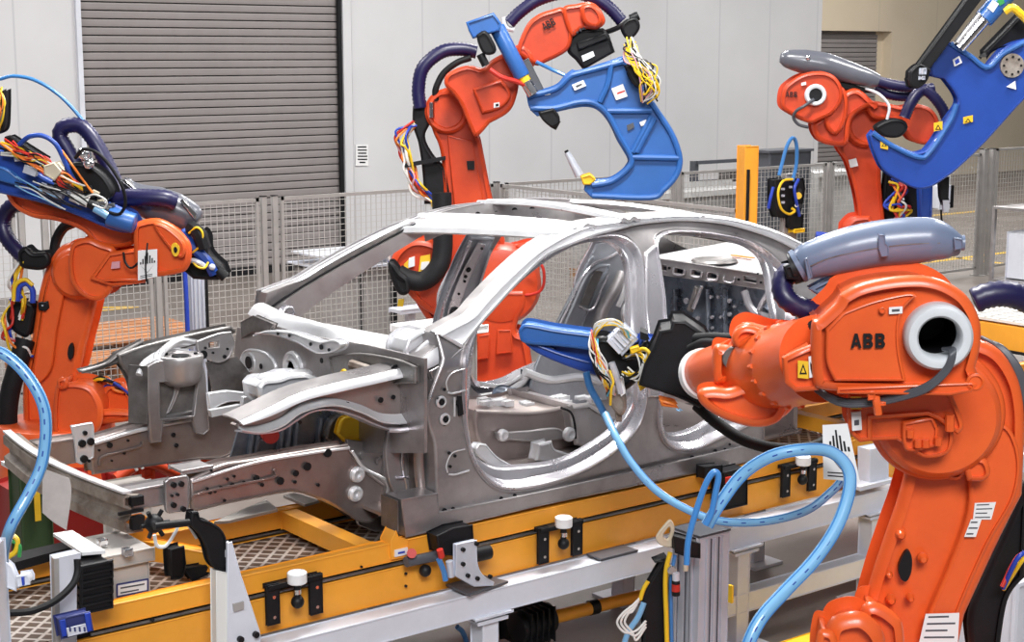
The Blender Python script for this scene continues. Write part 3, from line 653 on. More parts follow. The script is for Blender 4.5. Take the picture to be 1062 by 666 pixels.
b=MB('steel'); b.slab(T,[(153,380,1),(166,374),(184,376),(207,372,1),(213,385),(215,408),(218,446,1),(212,452,1),(204,450,1),(200,434,1),(170,438,1),(168,459,1),(157,460,1),(155,440),(153,410)],0,.03,.006,holes=[[(166,397,1),(206,393,1),(201,431,1),(167,435,1)]]); b.build('shock_tower',car,label='cast front shock tower on the far side')
b=MB('steel_dark'); b.slab(YP(6.51),[(162,390,1),(210,388,1),(206,435,1),(163,438,1)],0,.01); b.m('steel'); b.slab(YP(6.50),[(181,393,1),(190,391,1),(184,412),(176,429,1),(172,430,1),(180,410)],0,.02,.004); b.tube([YP(6.5).hit(172,432),YP(6.5).hit(200,427)],.008,6); b.build('tower_web',car)
b=MB('steel_dark'); b.grid(lambda u,v:Vector(T.hit(153,380+60*v)).lerp(T.hit(153,380+60*v)+Vector((-.055,.08,0)),u),6,6,.01); b.build('tower_side',car)
tc_=T.hit(187,367,.03); zt=tc_.z
b=MB('steel'); b.lathe((tc_.x,tc_.y,zt-.17),(0,0,1),[(.02,.02),(.03,.06),(.045,.082),(.07,.094),(.13,.100),(.155,.104),(.165,.100),(.168,.092),(.160,.085),(.158,.05),(.150,.045),(.150,.03)],36); b.build('tower_dome',car)
b=MB('black'); b.cyl((tc_.x,tc_.y,zt-.012),(tc_.x,tc_.y,zt-.006),.04); 
for k in range(3): b.cyl((tc_.x+.075*math.cos(k*2.1),tc_.y+.075*math.sin(k*2.1),zt-.01),(tc_.x+.075*math.cos(k*2.1),tc_.y+.075*math.sin(k*2.1),zt-.002),.009,sides=10)
b.build('dome_hole',car)
b=MB('steel_bright'); 
for k,(x,y) in enumerate([(160,372),(165,367),(170,363),(150,377)]): b.tube([T.hit(x-6,y+12,.03),T.hit(x,y,.06),T.hit(x+16,y-10,.14),T.hit(x+34,y-8,.16)],.016,8)
b.build('tower_rib',car)
b=MB('steel_dark'); b.slab(YP(6.60),[(122,368,1),(150,358),(200,346),(240,338,1),(244,346),(214,356),(160,372),(150,384),(148,440,1),(142,440,1),(138,400),(124,376,1)],0,.08,.012)
b.slab(YP(6.62),[(83,384,1),(110,376),(124,366),(150,352,1),(150,360,1),(126,376),(104,384),(86,388,1)],0,.05,.01)
b.slab(YP(6.5),[(214,376,1),(246,370,1),(262,390,1),(262,412,1),(222,410,1)],.02,.03); b.build('apron_reinforcement',car,label='dark pitted apron reinforcement')
b=MB('steel'); b.slab(YP(6.50),[(204,354,1),(226,346),(240,344,1),(244,356),(238,372),(226,377),(214,372),(206,366)],0,.02,.006,holes=[[(217,356,1),(227,354,1),(227,360,1),(217,361,1)]]); b.build('apron_panel',car)
b=MB('black'); b.dots(YP(6.50),[(211,368,.02),(233,370,.009),(236,362,.006),(221,366,.006),(213,361,.006)],0,.01); b.build('rail_hole',car,kind='stuff')
b=MB('steel_bright'); b.slab(YP(6.3),[(216,408,1),(236,405,1),(262,408,1),(262,416),(236,418),(218,428,1)],0,.03,.006); b.slab(YP(6.2),[(252,412,1),(262,410,1),(262,430,1),(256,450,1),(250,452,1)],0,.03,.004); b.slab(YP(6.22),[(218,426,1),(250,420,1),(250,426,1),(220,433,1)],0,.03); b.build('engine_bay_member',car)
b=MB('steel_dark'); b.slab(YP(6.33),[(216,412,1),(258,406,1),(258,422,1),(216,430,1)],0,.012); b.build('engine_bay_web',car)
# near shock tower casting
b=MB('steel_bright'); N_=YP(5.86); b.slab(N_,[(268,401,1),(275,394),(290,392),(303,388),(318,387,1),(332,392,1),(334,408,1),(320,412),(300,416),(282,422),(270,416,1)],0,.16,.02)
for x,y in ((280,393),(311,389)): c=N_.hit(x,y,.10); b.lathe(c-UP*.03,(0,0,1),[(0,.055),(.04,.055),(.05,.045),(.05,.03)],20)
b.slab(N_,[(334,396,1),(344,400),(352,405),(346,412),(334,412,1)],.02,.12,.01); b.build('shock_tower',car,label='bright cast shock tower on the near side')
# firewall and cowl
F=XP(3.50)
FWL=PL((3.52,6.1,1.),(1,0,0))
def fwp(L,n=5): return [Vector((p.x,p.y)) for p in FWL.tr(cr(L,n))]
b=MB('steel'); b.slab(FWL,[(246,340,1),(300,345,1),(380,358,1),(440,372,1),(440,470,1),(330,470,1),(262,455,1),(246,420),(243,372)],0,.015)
b.m('steel_bright'); 
for (x,y,r_) in ((305,383,.085),(304,383,.05),(262,376,.05)): c=FWL.hit(x,y,0); b.lathe(c,(-1,0,0),[(0,r_),(.014,r_*.97),(.018,r_*.85),(.006,r_*.78)],28)
b.slab(FWL,[(248,372),(256,362),(275,366),(285,380),(282,400,1),(250,396,1)],-.02,.0,.008)
b.m('black'); 
for (x,y,r_) in ((258,376,.030),(271,380,.013),(334,374,.012)): c=FWL.hit(x,y,-.022); b.cyl(c,c+Vector((-.004,0,0)),r_)
b.build('firewall',car)
b=MB('steel_dark'); b.slab(FWL,[(340,370,1),(372,366),(410,372),(430,380,1),(430,398,1),(345,402,1)],-.03,.0,.008); b.m('steel_rust'); b.tube([FWL.hit(365,378,-.05),FWL.hit(395,388,-.05)],.022,8); b.m('c_yellow'); b.tube([FWL.hit(353,392,-.05),FWL.hit(356,385,-.06),FWL.hit(360,388,-.05)],.010,6); b.build('firewall_lower',car)
cf=[(274,319),(294.6,329.4),(333,339.5),(378,348.6),(431,357.6),(446,360)]; cb=[(260,328),(281,338),(330,350),(360,356),(400,365),(430,371)]
def cowl(u,v):
    X=Vector; i=u*5; k=min(4,int(i)); f=i-k
    A=X(cf[k]).lerp(X(cf[k+1]),f); B=X(cb[k]).lerp(X(cb[k+1]),f); p=A.lerp(B,v); yy=6.66-(6.66-5.45)*u
    q=at(p.x,p.y,'Y',yy-.0); 
    return q+UP*(.02*math.sin(v*PI))
b=MB('steel_bright'); b.grid(cowl,30,8,.02); b.build('cowl_panel',car,label='bright windscreen base panel')
b=MB('steel_bright'); C=XP(3.46); b.slab(C,[(262,347,1),(276,343),(300,344),(318,350),(332,354),(345,352),(352,356),(350,363),(340,367),(327,367),(317,362),(306,356),(284,349)],0,.05,.008); b.m('black'); b.dots(C,[(288,346,.007),(300,348,.008),(322,357,.008),(333,360,.012),(341,363,.007)],0,.008,t=.003); b.build('cowl_bracket',car)
b=MB('steel_dark'); C=XP(3.50); b.slab(C,[(249,334,1),(262,327,1),(283,336,1),(279,345,1),(262,345),(250,352,1)],0,.03,.004); b.build('cowl_corner',car)
b=MB('lip'); b.slab(YP(6.6),[(292,326,1),(296,319),(304,318),(307,325),(304,331),(296,331)],0,.05,.01); b.build('pillar_clip',car)
# roof: headers and bows following the roof line
RL=[(3.9,1.36),(4.19,1.59),(4.36,1.70),(4.52,1.763),(4.66,1.793),(4.82,1.801),(4.96,1.806),(5.18,1.803),(5.44,1.776),(5.72,1.722),(5.9,1.667),(6.13,1.572),(6.45,1.42)]
def zr(X):
    for (a,za),(c,zc) in zip(RL[:-1],RL[1:]):
        if X<=c: return za+(zc-za)*(X-a)/(c-a)
    return RL[-1][1]
def bow(name,x0,x1,curve,m,crown=.03,drop=0.,ribs=0,label=None,th=.018,y0=5.475,holes=0,skew=0.):
    y1=2*YM-y0
    def f(u,v):
        y=y0+(y1-y0)*v; s=math.sin(PI*v); X=x0+(x1-x0)*u-curve*s-skew*v
        z=zr(X+curve*s*.6)-.008-drop+crown*s
        if ribs: z+=.006*math.sin(u*ribs*2*PI)
        if u in(0,1): z-=.012
        return (X,y,z)
    b=MB(m); b.grid(f,18,20,th); return b.build(name,car,label=label)
bow('windscreen_header',4.49,4.71,.05,'steel_bright',.02,0,3,'wide bright windscreen header',skew=.15)
bow('roof_bow',4.86,4.985,.03,'steel_bright',.03,0,2,'curved roof crossbow behind the header')
bow('roof_rear_header',5.36,5.58,-.03,'steel_bright',.02,0,2,'rear roof header')
# inner roof rails: dark sides with holes
for s in (1,-1):
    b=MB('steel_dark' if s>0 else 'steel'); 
    yb=lambda d:(YC+d) if s>0 else (2*YM-YC-d)
    def f(u,v):
        X=4.45+1.6*u; z=zr(X); return (X,yb(g(z)+.11+.03*v),z-.01-.10*v)
    b.grid(f,24,3,.012)
    b.m('black')
    if s<0:
        for k in range(13):
            X=4.52+k*.115; z=zr(X)-.055; y=yb(g(zr(X))+.128)
            b.cyl((X,y+.002,z),(X,y-.006,z),.019 if k%3 else .012,sides=12)
    b.build('inner_roof_rail',car)
# far side A-pillar inner with holes
b=MB('steel'); 
def fa(u,v):
    X=3.70+(4.45-3.70)*u; z=1.31+(zr(4.42)-1.31)*(u**.86); w=.11*(1.25-.6*u)
    return (X-.045+w*v,2*YM-YC-g(z)-.118-.03*v,z-.02-w*.35*v)
b.grid(fa,20,4,.02); b.build('pillar_inner',car)
b=MB('black')
for u in (.12,.2,.3,.42,.5,.56,.66,.78,.88):
    q=Vector(fa(u,.45)); b.cyl(q+Vector((-.003,-.006,-.004)),q+Vector((0,.01,0)),.010,sides=10)
b.build('rail_hole',car,kind='stuff')
b=MB('steel_bright'); b.tube([Vector(fa(k/10,0))+Vector((-.012,.02,.028)) for k in range(11)],.012,8); b.m('black'); b.tube([Vector(fa(k/10,0))+Vector((.004,-.012,.014)) for k in range(11)],.006,6); b.build('pillar_channel',car,label='bright channel with dark groove along the far windscreen pillar')
# far side B-pillar inner (traced), C-pillar reinforcement
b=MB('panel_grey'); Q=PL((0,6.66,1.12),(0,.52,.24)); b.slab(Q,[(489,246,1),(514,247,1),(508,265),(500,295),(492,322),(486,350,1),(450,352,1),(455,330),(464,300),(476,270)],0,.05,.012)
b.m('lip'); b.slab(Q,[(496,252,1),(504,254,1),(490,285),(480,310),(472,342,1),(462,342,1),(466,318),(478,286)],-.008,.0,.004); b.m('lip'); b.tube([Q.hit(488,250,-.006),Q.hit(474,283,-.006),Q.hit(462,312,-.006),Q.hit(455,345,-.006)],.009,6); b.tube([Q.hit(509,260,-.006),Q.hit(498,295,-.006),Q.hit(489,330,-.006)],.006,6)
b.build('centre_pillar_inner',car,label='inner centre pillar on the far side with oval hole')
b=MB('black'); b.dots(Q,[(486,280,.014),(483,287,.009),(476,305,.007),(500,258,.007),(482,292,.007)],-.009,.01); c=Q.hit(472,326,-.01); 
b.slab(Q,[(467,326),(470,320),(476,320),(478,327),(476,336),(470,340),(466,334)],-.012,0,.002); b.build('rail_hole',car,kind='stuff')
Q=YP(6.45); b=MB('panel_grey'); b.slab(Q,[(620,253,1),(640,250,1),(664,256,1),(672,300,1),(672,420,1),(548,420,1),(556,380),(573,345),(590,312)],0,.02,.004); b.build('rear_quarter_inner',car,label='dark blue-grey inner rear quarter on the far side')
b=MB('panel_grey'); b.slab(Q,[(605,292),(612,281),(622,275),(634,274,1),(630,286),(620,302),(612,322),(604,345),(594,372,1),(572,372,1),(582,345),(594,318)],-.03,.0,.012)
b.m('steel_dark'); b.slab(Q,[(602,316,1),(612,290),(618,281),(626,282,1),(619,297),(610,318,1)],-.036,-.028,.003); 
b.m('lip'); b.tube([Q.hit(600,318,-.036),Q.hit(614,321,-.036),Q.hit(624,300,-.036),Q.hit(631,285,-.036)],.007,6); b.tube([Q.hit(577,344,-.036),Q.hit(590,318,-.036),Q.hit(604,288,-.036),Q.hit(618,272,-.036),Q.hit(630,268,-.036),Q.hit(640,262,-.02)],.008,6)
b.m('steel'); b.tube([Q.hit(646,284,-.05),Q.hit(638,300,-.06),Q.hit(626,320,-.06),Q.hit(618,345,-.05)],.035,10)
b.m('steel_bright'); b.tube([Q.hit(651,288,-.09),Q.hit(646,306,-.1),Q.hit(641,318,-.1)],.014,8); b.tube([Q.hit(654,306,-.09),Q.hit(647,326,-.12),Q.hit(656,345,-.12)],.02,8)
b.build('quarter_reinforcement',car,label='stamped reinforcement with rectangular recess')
# floor, tunnel, seat mounts
b=MB('steel_warm'); b.box((4.7,YM,.665),(2.5,1.46,.03),bev=.008); b.box((6.3,YM,.86),(.8,1.3,.03)); b.box((5.93,YM,.77),(.03,1.4,.22)); b.build('floor_pan',car)
Q=YP(5.74); b=MB('steel_warm'); b.slab(Q,[(494,425,1),(545,427),(573,424),(584,421,1),(612,424),(622,430,1),(628,442),(630,475,1),(560,482),(512,484,1),(498,462),(492,440)],0,.45,.015); b.m('steel'); b.slab(Q,[(548,447,1),(576,444),(586,448,1),(586,455),(556,459,1),(516,456,1),(516,449,1)],-.02,.01,.008); b.build('tunnel',car,label='warm grey centre tunnel')
b=MB('steel'); b.slab(YP(5.66),[(590,421,1),(612,418,1),(628,428),(650,440,1),(650,462,1),(620,470,1),(598,462,1),(594,436)],0,.5,.02); b.build('seat_crossmember',car); b=MB('steel_bright'); c=YP(5.65).hit(592,451); b.lathe(c+Vector((0,.02,0)),(0,-1,0),[(0,.035),(.02,.033),(.026,.02),(.02,.012)],20); b.build('seat_stud',car); b=MB('steel_bright'); c=YP(5.72).hit(523,452); b.lathe(c+Vector((0,.02,0)),(0,-1,0),[(0,.03),(.02,.028),(.026,.018),(.02,.01)],20); b.build('seat_stud',car)
b=MB('black'); b.tube([YP(5.65).hit(582,423),YP(5.65).hit(592,428),YP(5.65).hit(596,440),YP(5.65).hit(597,455)],.006,6); b.build('seat_strap',car)
b=MB('steel_bright'); b.slab(YP(5.40),[(497,460,1),(505,461,1),(517,474),(534,484,1),(516,486),(502,478),(494,468)],0,.05,.008); b.build('seat_bracket',car)
b=MB('steel_bright'); b.slab(YP(5.58),[(559,461,1),(573,457,1),(577,466),(592,471,1),(590,477),(570,480),(556,478,1),(558,470)],0,.07,.012); b.build('seat_bracket',car)
b=MB('steel_bright')
rr=random.Random(3)
for k in range(26):
    x=498+rr.random()*120; y=425-7*rr.random()-(6 if x>560 else 3); c=YP(5.9+.1*rr.random()).hit(x,y); b.box(c,(.02+.05*rr.random(),.04,.01+.03*rr.random()),bev=.003)
b.build('tunnel_bracket',car,kind='stuff',label='small brackets along the tunnel top')
b=MB('steel_blue'); b.slab(YP(6.2),[(520,418,1),(524,406),(532,402),(544,406),(550,416,1),(548,428,1),(522,428,1)],0,.1,.01); b.slab(YP(6.5),[(545,384,1),(572,392),(598,392),(622,402,1),(624,420,1),(546,420,1)],0,.05,.01); b.build('floor_bracket',car)
b=MB('steel_bright'); b.tube([YP(6.5).hit(498,412),YP(6.5).hit(520,408),YP(6.5).hit(540,398),YP(6.5).hit(548,388)],.018,8); b.tube([YP(6.5).hit(498,398),YP(6.5).hit(520,400),YP(6.5).hit(541,390)],.012,8); b.tube([YP(6.45).hit(544,386),YP(6.45).hit(570,394),YP(6.45).hit(600,391),YP(6.45).hit(622,396)],.022,8); b.build('floor_rail',car)
# rear parcel shelf and bulkhead
S=XP(5.95)
b=MB('steel_bright'); b.grid(lambda u,v:(5.97+.75*u,5.50+1.1*v,1.405+.05*u+.006*math.sin(v*9)*math.sin(u*5)),10,16,.015); b.build('parcel_shelf',car,label='bright rear parcel shelf')
b=MB('steel_dark'); c=at(741,268,'Z',1.44); b.lathe((c.x,c.y,1.425),(0,0,1),[(0,.13),(.012,.12),(.014,.10),(.008,.09)],24); b.m('c_orange'); c=at(770,266,'Z',1.44); b.box((c.x,c.y,1.44),(.03,.16,.006)); b.build('shelf_recess',car)
b=MB('steel'); hs=[]
for (x,y) in ((704,281),(722,283),(739,286)): hs.append([(x-4,y-3,1),(x+5,y-1.5,1),(x+4,y+3.5,1),(x-4,y+2,1)])
hs.append([(771,286,1),(784,288.5,1),(784,294,1),(771,291.5,1)]); hs.append([(686,275,1),(691,276,1),(691,281,1),(686,280,1)])
b.slab(S,[(676,267,1),(740,276,1),(806,287,1),(805,303,1),(740,293,1),(680,285,1)],0,.02,.004,holes=hs); b.m('black'); b.dots(S,[(694,278,.008),(766,290,.007),(789,293,.006),(786,284,.006)],0,.01); b.build('shelf_front_flange',car)
b=MB('lip'); 
for (x,y) in ((704,281),(722,283),(739,286),(756,288.5)): b.tube([S.hit(x-5,y-3,-.004),S.hit(x-5,y+3,-.004),S.hit(x+4,y+4.5,-.004),S.hit(x+6,y-1,-.004)],.006,6)
b.build('slot_flange',car)
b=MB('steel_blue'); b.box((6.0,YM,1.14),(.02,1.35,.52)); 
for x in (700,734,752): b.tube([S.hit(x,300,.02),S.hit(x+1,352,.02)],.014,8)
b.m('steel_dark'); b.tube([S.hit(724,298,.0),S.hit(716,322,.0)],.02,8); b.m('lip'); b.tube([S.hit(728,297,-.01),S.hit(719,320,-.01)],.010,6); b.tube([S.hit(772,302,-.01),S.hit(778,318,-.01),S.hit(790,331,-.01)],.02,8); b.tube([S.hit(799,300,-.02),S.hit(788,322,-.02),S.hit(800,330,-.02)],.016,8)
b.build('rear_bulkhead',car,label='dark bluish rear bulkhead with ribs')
b=MB('steel_bright'); b.dots(S,[(738,308,.01),(745,308,.008),(757,312,.012),(762,318,.008),(739,329,.01),(748,329,.008),(757,326,.012),(739,340,.008),(770,330,.008),(724,330,.012),(712,312,.016),(710,330,.012)],.01,.01,t=.008,m='lip'); b.build('bulkhead_stud',car,kind='stuff')
b=MB('steel_dark'); b.slab(XP(5.9),[(696,420,1),(772,412,1),(772,438,1),(696,446,1)],.0,.02); b.m('hose_light'); b.slab(XP(5.75),[(701,424,1),(710,430,1),(711,448,1),(699,450,1)],0,.03,.006); b.build('rear_seat_pan',car)
# rear light panel
b=MB('steel'); b.box((6.70,YM,1.02),(.03,1.45,.6),bev=.01); b.build('tail_panel',car)
# hanging inspection sheet
b=MB('paper2'); mat('paper2',(.52,.48,.46),.6,0,.2,9); Q=camplane(58,515,5.62,-28); b.slab(Q,[(44,486,1),(72,496,1),(74,512),(69,550,1),(56,542),(44,532,1)],0,.004); b.build('inspection_sheet',label='pale grey sheet of paper hanging from the front bumper beam',cat='sheet')
# ------------------------------------------------------------ skid conveyor
def treadmat():
    M=bpy.data.materials.new('tread'); M.use_nodes=True; nt=M.node_tree; b=nt.nodes['Principled BSDF']; b.inputs['Metallic'].default_value=.6; b.inputs['Roughness'].default_value=.4
    g=nt.nodes.new('ShaderNodeNewGeometry'); mp=nt.nodes.new('ShaderNodeMapping'); mp.inputs['Scale'].default_value=(18,18,18); mp.inputs['Rotation'].default_value=(0,0,.785)
    nt.links.new(g.outputs['Position'],mp.inputs[0]); c=nt.nodes.new('ShaderNodeTexVoronoi'); c.feature='DISTANCE_TO_EDGE'; c.inputs['Randomness'].default_value=0; nt.links.new(mp.outputs[0],c.inputs['Vector'])
    c.voronoi_dimensions='2D'; c.inputs['Scale'].default_value=1
    r=nt.nodes.new('ShaderNodeValToRGB'); r.color_ramp.elements[0].position=.08; r.color_ramp.elements[0].color=(.55,.50,.46,1); r.color_ramp.elements[1].position=.16; r.color_ramp.elements[1].color=(.12,.08,.06,1)
    nt.links.new(c.outputs['Distance'],r.inputs['Fac']); nt.links.new(r.outputs[0],b.inputs['Base Color']); MT['tread']=M
treadmat()
mat('c_white2',(.50,.47,.44),.45,0,.06,4)
cv=thing('skid_conveyor',(5.5,5.6,ZF),'long yellow steel conveyor with black guide brackets carrying the car body','conveyor')
X1=8.9
for y,X0 in ((5.20,2.02),(5.88,1.2)):
    b=MB('yellow'); b.box(((X0+X1)/2,y+.03,.556),(X1-X0,.06,.082),bev=.005); b.box(((X0+X1)/2,y+.035,.415),(X1-X0,.055,.145),bev=.005); b.build('side_rail',cv)
    b=MB('black'); b.box(((X0+X1)/2,y+.045,.502),(X1-X0,.03,.03)); b.build('rail_groove',cv)
    b=MB('steel_dark'); b.cyl((X0+.1,y+.016,.498),(X1,y+.016,.498),.007,sides=8); b.build('guide_rod',cv)
b=MB('tread'); b.box((4.95,5.57,.485),(7.4,.60,.010)); b.build('tread_plate',cv)
for x in (3.31,4.9,6.5):
    b=MB('yellow'); b.box((x,5.57,.555),(.085,.62,.085),bev=.005); b.build('cross_beam',cv)
b=MB('yellow'); b.beam((2.60,5.86,.57),(2.76,5.50,.57),.06,.08,.005); b.build('diagonal_beam',cv)
b=MB('yellow'); b.slab(YP(5.80),[(130,538,1),(150,534,1),(163,545,1),(163,577,1),(150,575,1),(130,558,1)],0,.04,.005); b.build('corner_bracket',cv)
for L in ([(222,541),(276,518),(288,528),(238,540)],[(294,514),(306,511),(331,519),(316,523)]):
    b=MB('c_white2'); pa,pb,pc,pd_=[at(x,y,'Z',.612) for x,y in L]; b.grid(lambda u,v:pa.lerp(pb,u).lerp(pd_.lerp(pc,u),v),2,2,.012,(0,0,-1)); b.build('pad_plate',cv)
b=MB('yellow'); b.slab(YP(5.19),[(405,562,1),(411,550,1),(414,557,1),(424,560,1),(424,578,1),(406,581,1)],0,.08,.003); b.build('end_plate',cv)
b=MB('white'); b.slab(YP(5.185),[(410,571,1),(423,568,1),(423,575,1),(410,578,1)],0,.01); b.m('c_blue'); b.slab(YP(5.183),[(413,573,1),(420,571.5,1),(420,573.5,1),(413,575,1)],0,.004); b.build('rating_label',cv)
G=YP(5.14)
def guide(dx,sc):
    t='guide_bracket'; P=YP(5.15)
    c=at(307,612,'Y',5.15) if dx==0 else at(*dx,'Y',5.15)
    x,z=c.x,c.z
    b=MB('black')
    for s in (-1,1): b.box((x+s*.095,5.165,z-.04),(.058,.018,.165),bev=.003)
    b.box((x,5.172,z+.03),(.24,.05,.020),bev=.003); o=b.build('guide_bracket',cv)
    b=MB('white'); b.lathe((x+.0,5.14,z+.03),(0,0,1),[(0,.034),(.004,.038),(.042,.038),(.046,.034),(.046,.024),(.040,.02)],24); b.build('roller',o)
    b=MB('chrome')
    for s in (-1,1):
        for q in (-.09,-.01): b.cyl((x+s*.095,5.157,z+q),(x+s*.095,5.150,z+q),.007,sides=8)
    b.build('bolt',o,kind='stuff')
    b=MB('black'); b.ball((x+.0,5.14,z-.045),.026); b.cyl((x,5.14,z-.03),(x,5.14,z+.02),.014,sides=12); b.m('chrome'); b.cyl((x,5.14,z-.012),(x,5.14,z+.006),.016,sides=12)
    b.build('pin',o)
guide(0,1); guide((583,553),1); guide((831,488),.9)
b=MB('black'); b.slab(YP(5.10),[(751,490,1),(776,484,1),(776,524,1),(751,530,1)],0,.09,.006); b.slab(YP(5.12),[(731,484,1),(750,482,1),(750,494,1),(731,498,1)],0,.06,.004); b.m('c_red'); b.box(YP(5.09).hit(756,498),(.04,.01,.03)); b.build('drive_cover',cv)
b=MB('cable_grey'); b.cyl(at(421,583,'Y',5.16),at(455,576,'Y',5.16),.022,sides=12); b.build('stop_pin',cv); b=MB('black'); b.ball(at(441,592,'Y',5.17),.026); b.build('stop_knob',cv); b=MB('c_red')
b.cyl(at(427,574,'Y',5.13),at(427,574,'Y',5.19),.02,sides=12); b.build('red_button',cv); b=MB('black'); b.dots(YP(5.2),[(421,595,.006),(421,608,.006),(158,643,.008),(375,588,.005)],-.002,.006); b.build('rail_hole',cv,kind='stuff')
# white support frame
fr=thing('steel_stand',(5.5,5.14,ZF),'long white steel stand with legs in front of the yellow conveyor','stand')
b=MB('frame_white'); b.box((5.92,5.135,.29),(6.3,.11,.11),bev=.006); b.build('top_beam',fr,label='white top beam')
b=MB('frame_white'); b.box((5.72,5.95,.29),(6.3,.11,.11),bev=.006); b.build('top_beam',fr)
zl=at(830,600,'Y',5.135).z
b=MB('frame_white'); b.box((7.0,5.135,-.05),(3.7,.09,.10),bev=.006); b.build('lower_beam',fr)
for x in (at(503,650,'Y',5.13).x,at(765,600,'Y',5.13).x,at(903,560,'Y',5.13).x,2.98,8.7):
    for y in (5.135,5.95):
        b=MB('frame_white'); b.box((x,y,(.235+ZF)/2),(.085,.095,.235-ZF),bev=.006); b.box((x,y,ZF+.008),(.22,.24,.016)); 
        b.box((x,y,.21),(.16,.13,.016),bev=.003); b.box((x,y,.235),(.20,.15,.012),bev=.003); b.build('leg',fr)
# angle bracket with base plate on the frame
ab=thing('sensor_bracket',(3.95,5.1,.345),'grey angle bracket with black clamp and sensors, standing on the white frame below the sill','bracket')
pa,pb,pc,pd_=[at(x,y,'Z',.352) for x,y in ((455,605),(490,596),(527,605),(487,619))]; b=MB('cable_grey'); b.grid(lambda u,v:pa.lerp(pb,u).lerp(pd_.lerp(pc,u),v),2,2,.010); b.build('base_plate',ab)
Q=YP(5.07); b=MB('alu'); b.slab(Q,[(473,565,1),(495,560,1),(496,585),(502,597),(513,604,1),(512,608,1),(492,609,1),(473,598,1)],0,.025,.004); b.m('black'); b.dots(Q,[(480,570,.009),(494,564,.009),(480,585,.009),(485,597,.009),(495,600,.009),(508,598,.009)],0,.01,t=.008); b.build('angle_plate',ab)
Q=YP(5.12); b=MB('black'); b.slab(Q,[(453,556,1),(470,548,1),(491,544,1),(492,560,1),(496,572,1),(490,580,1),(456,575,1)],0,.08,.006); b.cyl(Q.hit(490,576),Q.hit(507,572),.032,sides=14); b.build('clamp_block',ab)
b=MB('alu'); b.cyl(Q.hit(466,582,-.02),Q.hit(468,598,-.02),.016,sides=12); b.m('hose_blue'); b.tube(px3(Q,[(455,580,-.02),(460,592,-.02),(462,602,-.02)]),.012); b.m('c_red'); b.cyl(Q.hit(456,570,-.02),Q.hit(458,578,-.02),.014,sides=12); b.build('sensor',ab)
b=MB('cable_grey'); c=at(629,571,'Z',.352); b.box((c.x,5.13,.352),(.22,.10,.012),bev=.002); b.build('cover_plate',label='small dark plate lying on the white beam right of the middle guide bracket',cat='plate')
# front left: white gusset stand with black curved arm
gs=thing('gusset_stand',at(245,664,'Z',ZF),'white tapered stand with curved black clamp arm in front of the front rail','stand')
Q=YP(4.98); b=MB('frame_white'); b.slab(Q,[(236,563,1),(241,562,1),(250,595,1),(270,655,1),(271,664,1),(262,700,1),(236,700,1)],0,.06,.004); b.m('c_white'); b.slab(Q,[(224,592,1),(236,594,1),(236,700,1),(225,700,1)],.002,.05,.003)
b.m('post'); b.slab(YP(4.975),[(242,627,1),(253,624,1),(253,632,1),(243,635,1)],0,.01); b.m('black'); b.dots(Q,[(249,663,.012),(265,658,.012)],-.002,.01,t=.012); b.build('gusset',gs)
c=Q.hit(248,690); b=MB('frame_white'); b.box((c.x,c.y+.03,(c.z+ZF)/2),(.2,.12,c.z-ZF),bev=.004); b.build('pedestal',gs)
b=MB('black'); b.slab(YP(5.0),[(199,531,1),(206,531),(209,538),(218,541),(230,549),(236,563),(236,595,1),(224,591,1),(218,584),(213,566),(206,554),(198,545)],0,.05,.008); b.cyl(YP(5.0).hit(196,542),YP(5.0).hit(160,546),.014,sides=10); b.build('clamp_arm',gs)
b=MB('black')
c=at(160,543,'Y',5.15); b.ball(c,.035)
for k in range(6): a=k*PI/3; b.cyl(c,c+Vector((.055*math.cos(a),-.01,.055*math.sin(a))),.008,sides=8)
b.build('star_knob',gs)
b=MB('paper'); b.tube([at(160,555,'Y',5.1),at(163,566,'Y',5.1),at(172,566,'Y',5.1),at(182,552,'Y',5.1),at(186,543,'Y',5.1),at(194,543,'Y',5.1),at(204,558,'Y',5.1)],.007,6); b.build('cable',gs)
b=MB('black'); b.slab(YP(5.45),[(176,570,1),(192,566,1),(194,585,1),(190,600),(178,602,1)],0,.07,.008); b.slab(YP(5.5),[(190,590,1),(214,586,1),(222,594,1),(200,604,1)],0,.05,.006); b.build('rail_stop',label='black stop block between the yellow rails beside the white stand',cat='stop block')
# white electrical box
eb=thing('electrical_box',(2.35,5.45,.49),'pale grey electrical box with framed label and two knobs behind the yellow rail','electrical box')
A=at(112,590,'Y',5.36); zt_=at(108,577,'Y',5.38).z
xa=at(108,600,'Y',5.36).x; xb=at(160,600,'Y',5.36).x
b=MB('c_white2'); mat('c_white2',(.58,.56,.54),.45,0,.06,4); b.box(((xa+xb)/2,5.49,(zt_+.49)/2-.02),(xb-xa-.02,.24,zt_-.49-.04),bev=.008); b.build('body',eb)
b=MB('c_white2'); b.box(((xa+xb)/2,5.49,zt_-.02),(xb-xa+.01,.28,.055),bev=.006); b.build('lid',eb)
for q in ((106,563),(132,573)):
    c=at(*q,'Z',zt_+.02); b=MB('chrome'); b.box((c.x,c.y,zt_+.022),(.035,.035,.03),bev=.005); b.build('knob',eb)
Q=YP(5.365); b=MB('c_blue2'); mat('c_blue2',(.03,.04,.16),.5); b.slab(Q,[(121,606,1),(154,600,1),(154,613,1),(121,620,1)],0,.004); b.m('paper'); b.slab(Q,[(122.5,607.5,1),(152.5,602,1),(152.5,612,1),(122.5,618,1)],-.002,.002); b.m('cable_grey'); b.slab(Q,[(125,609.5,1),(150,605,1),(150,606.6,1),(125,611,1)],-.003,.0); b.slab(Q,[(125,614.5,1),(144,611,1),(144,612.4,1),(125,616,1)],-.003,.0); b.build('rating_label',eb)
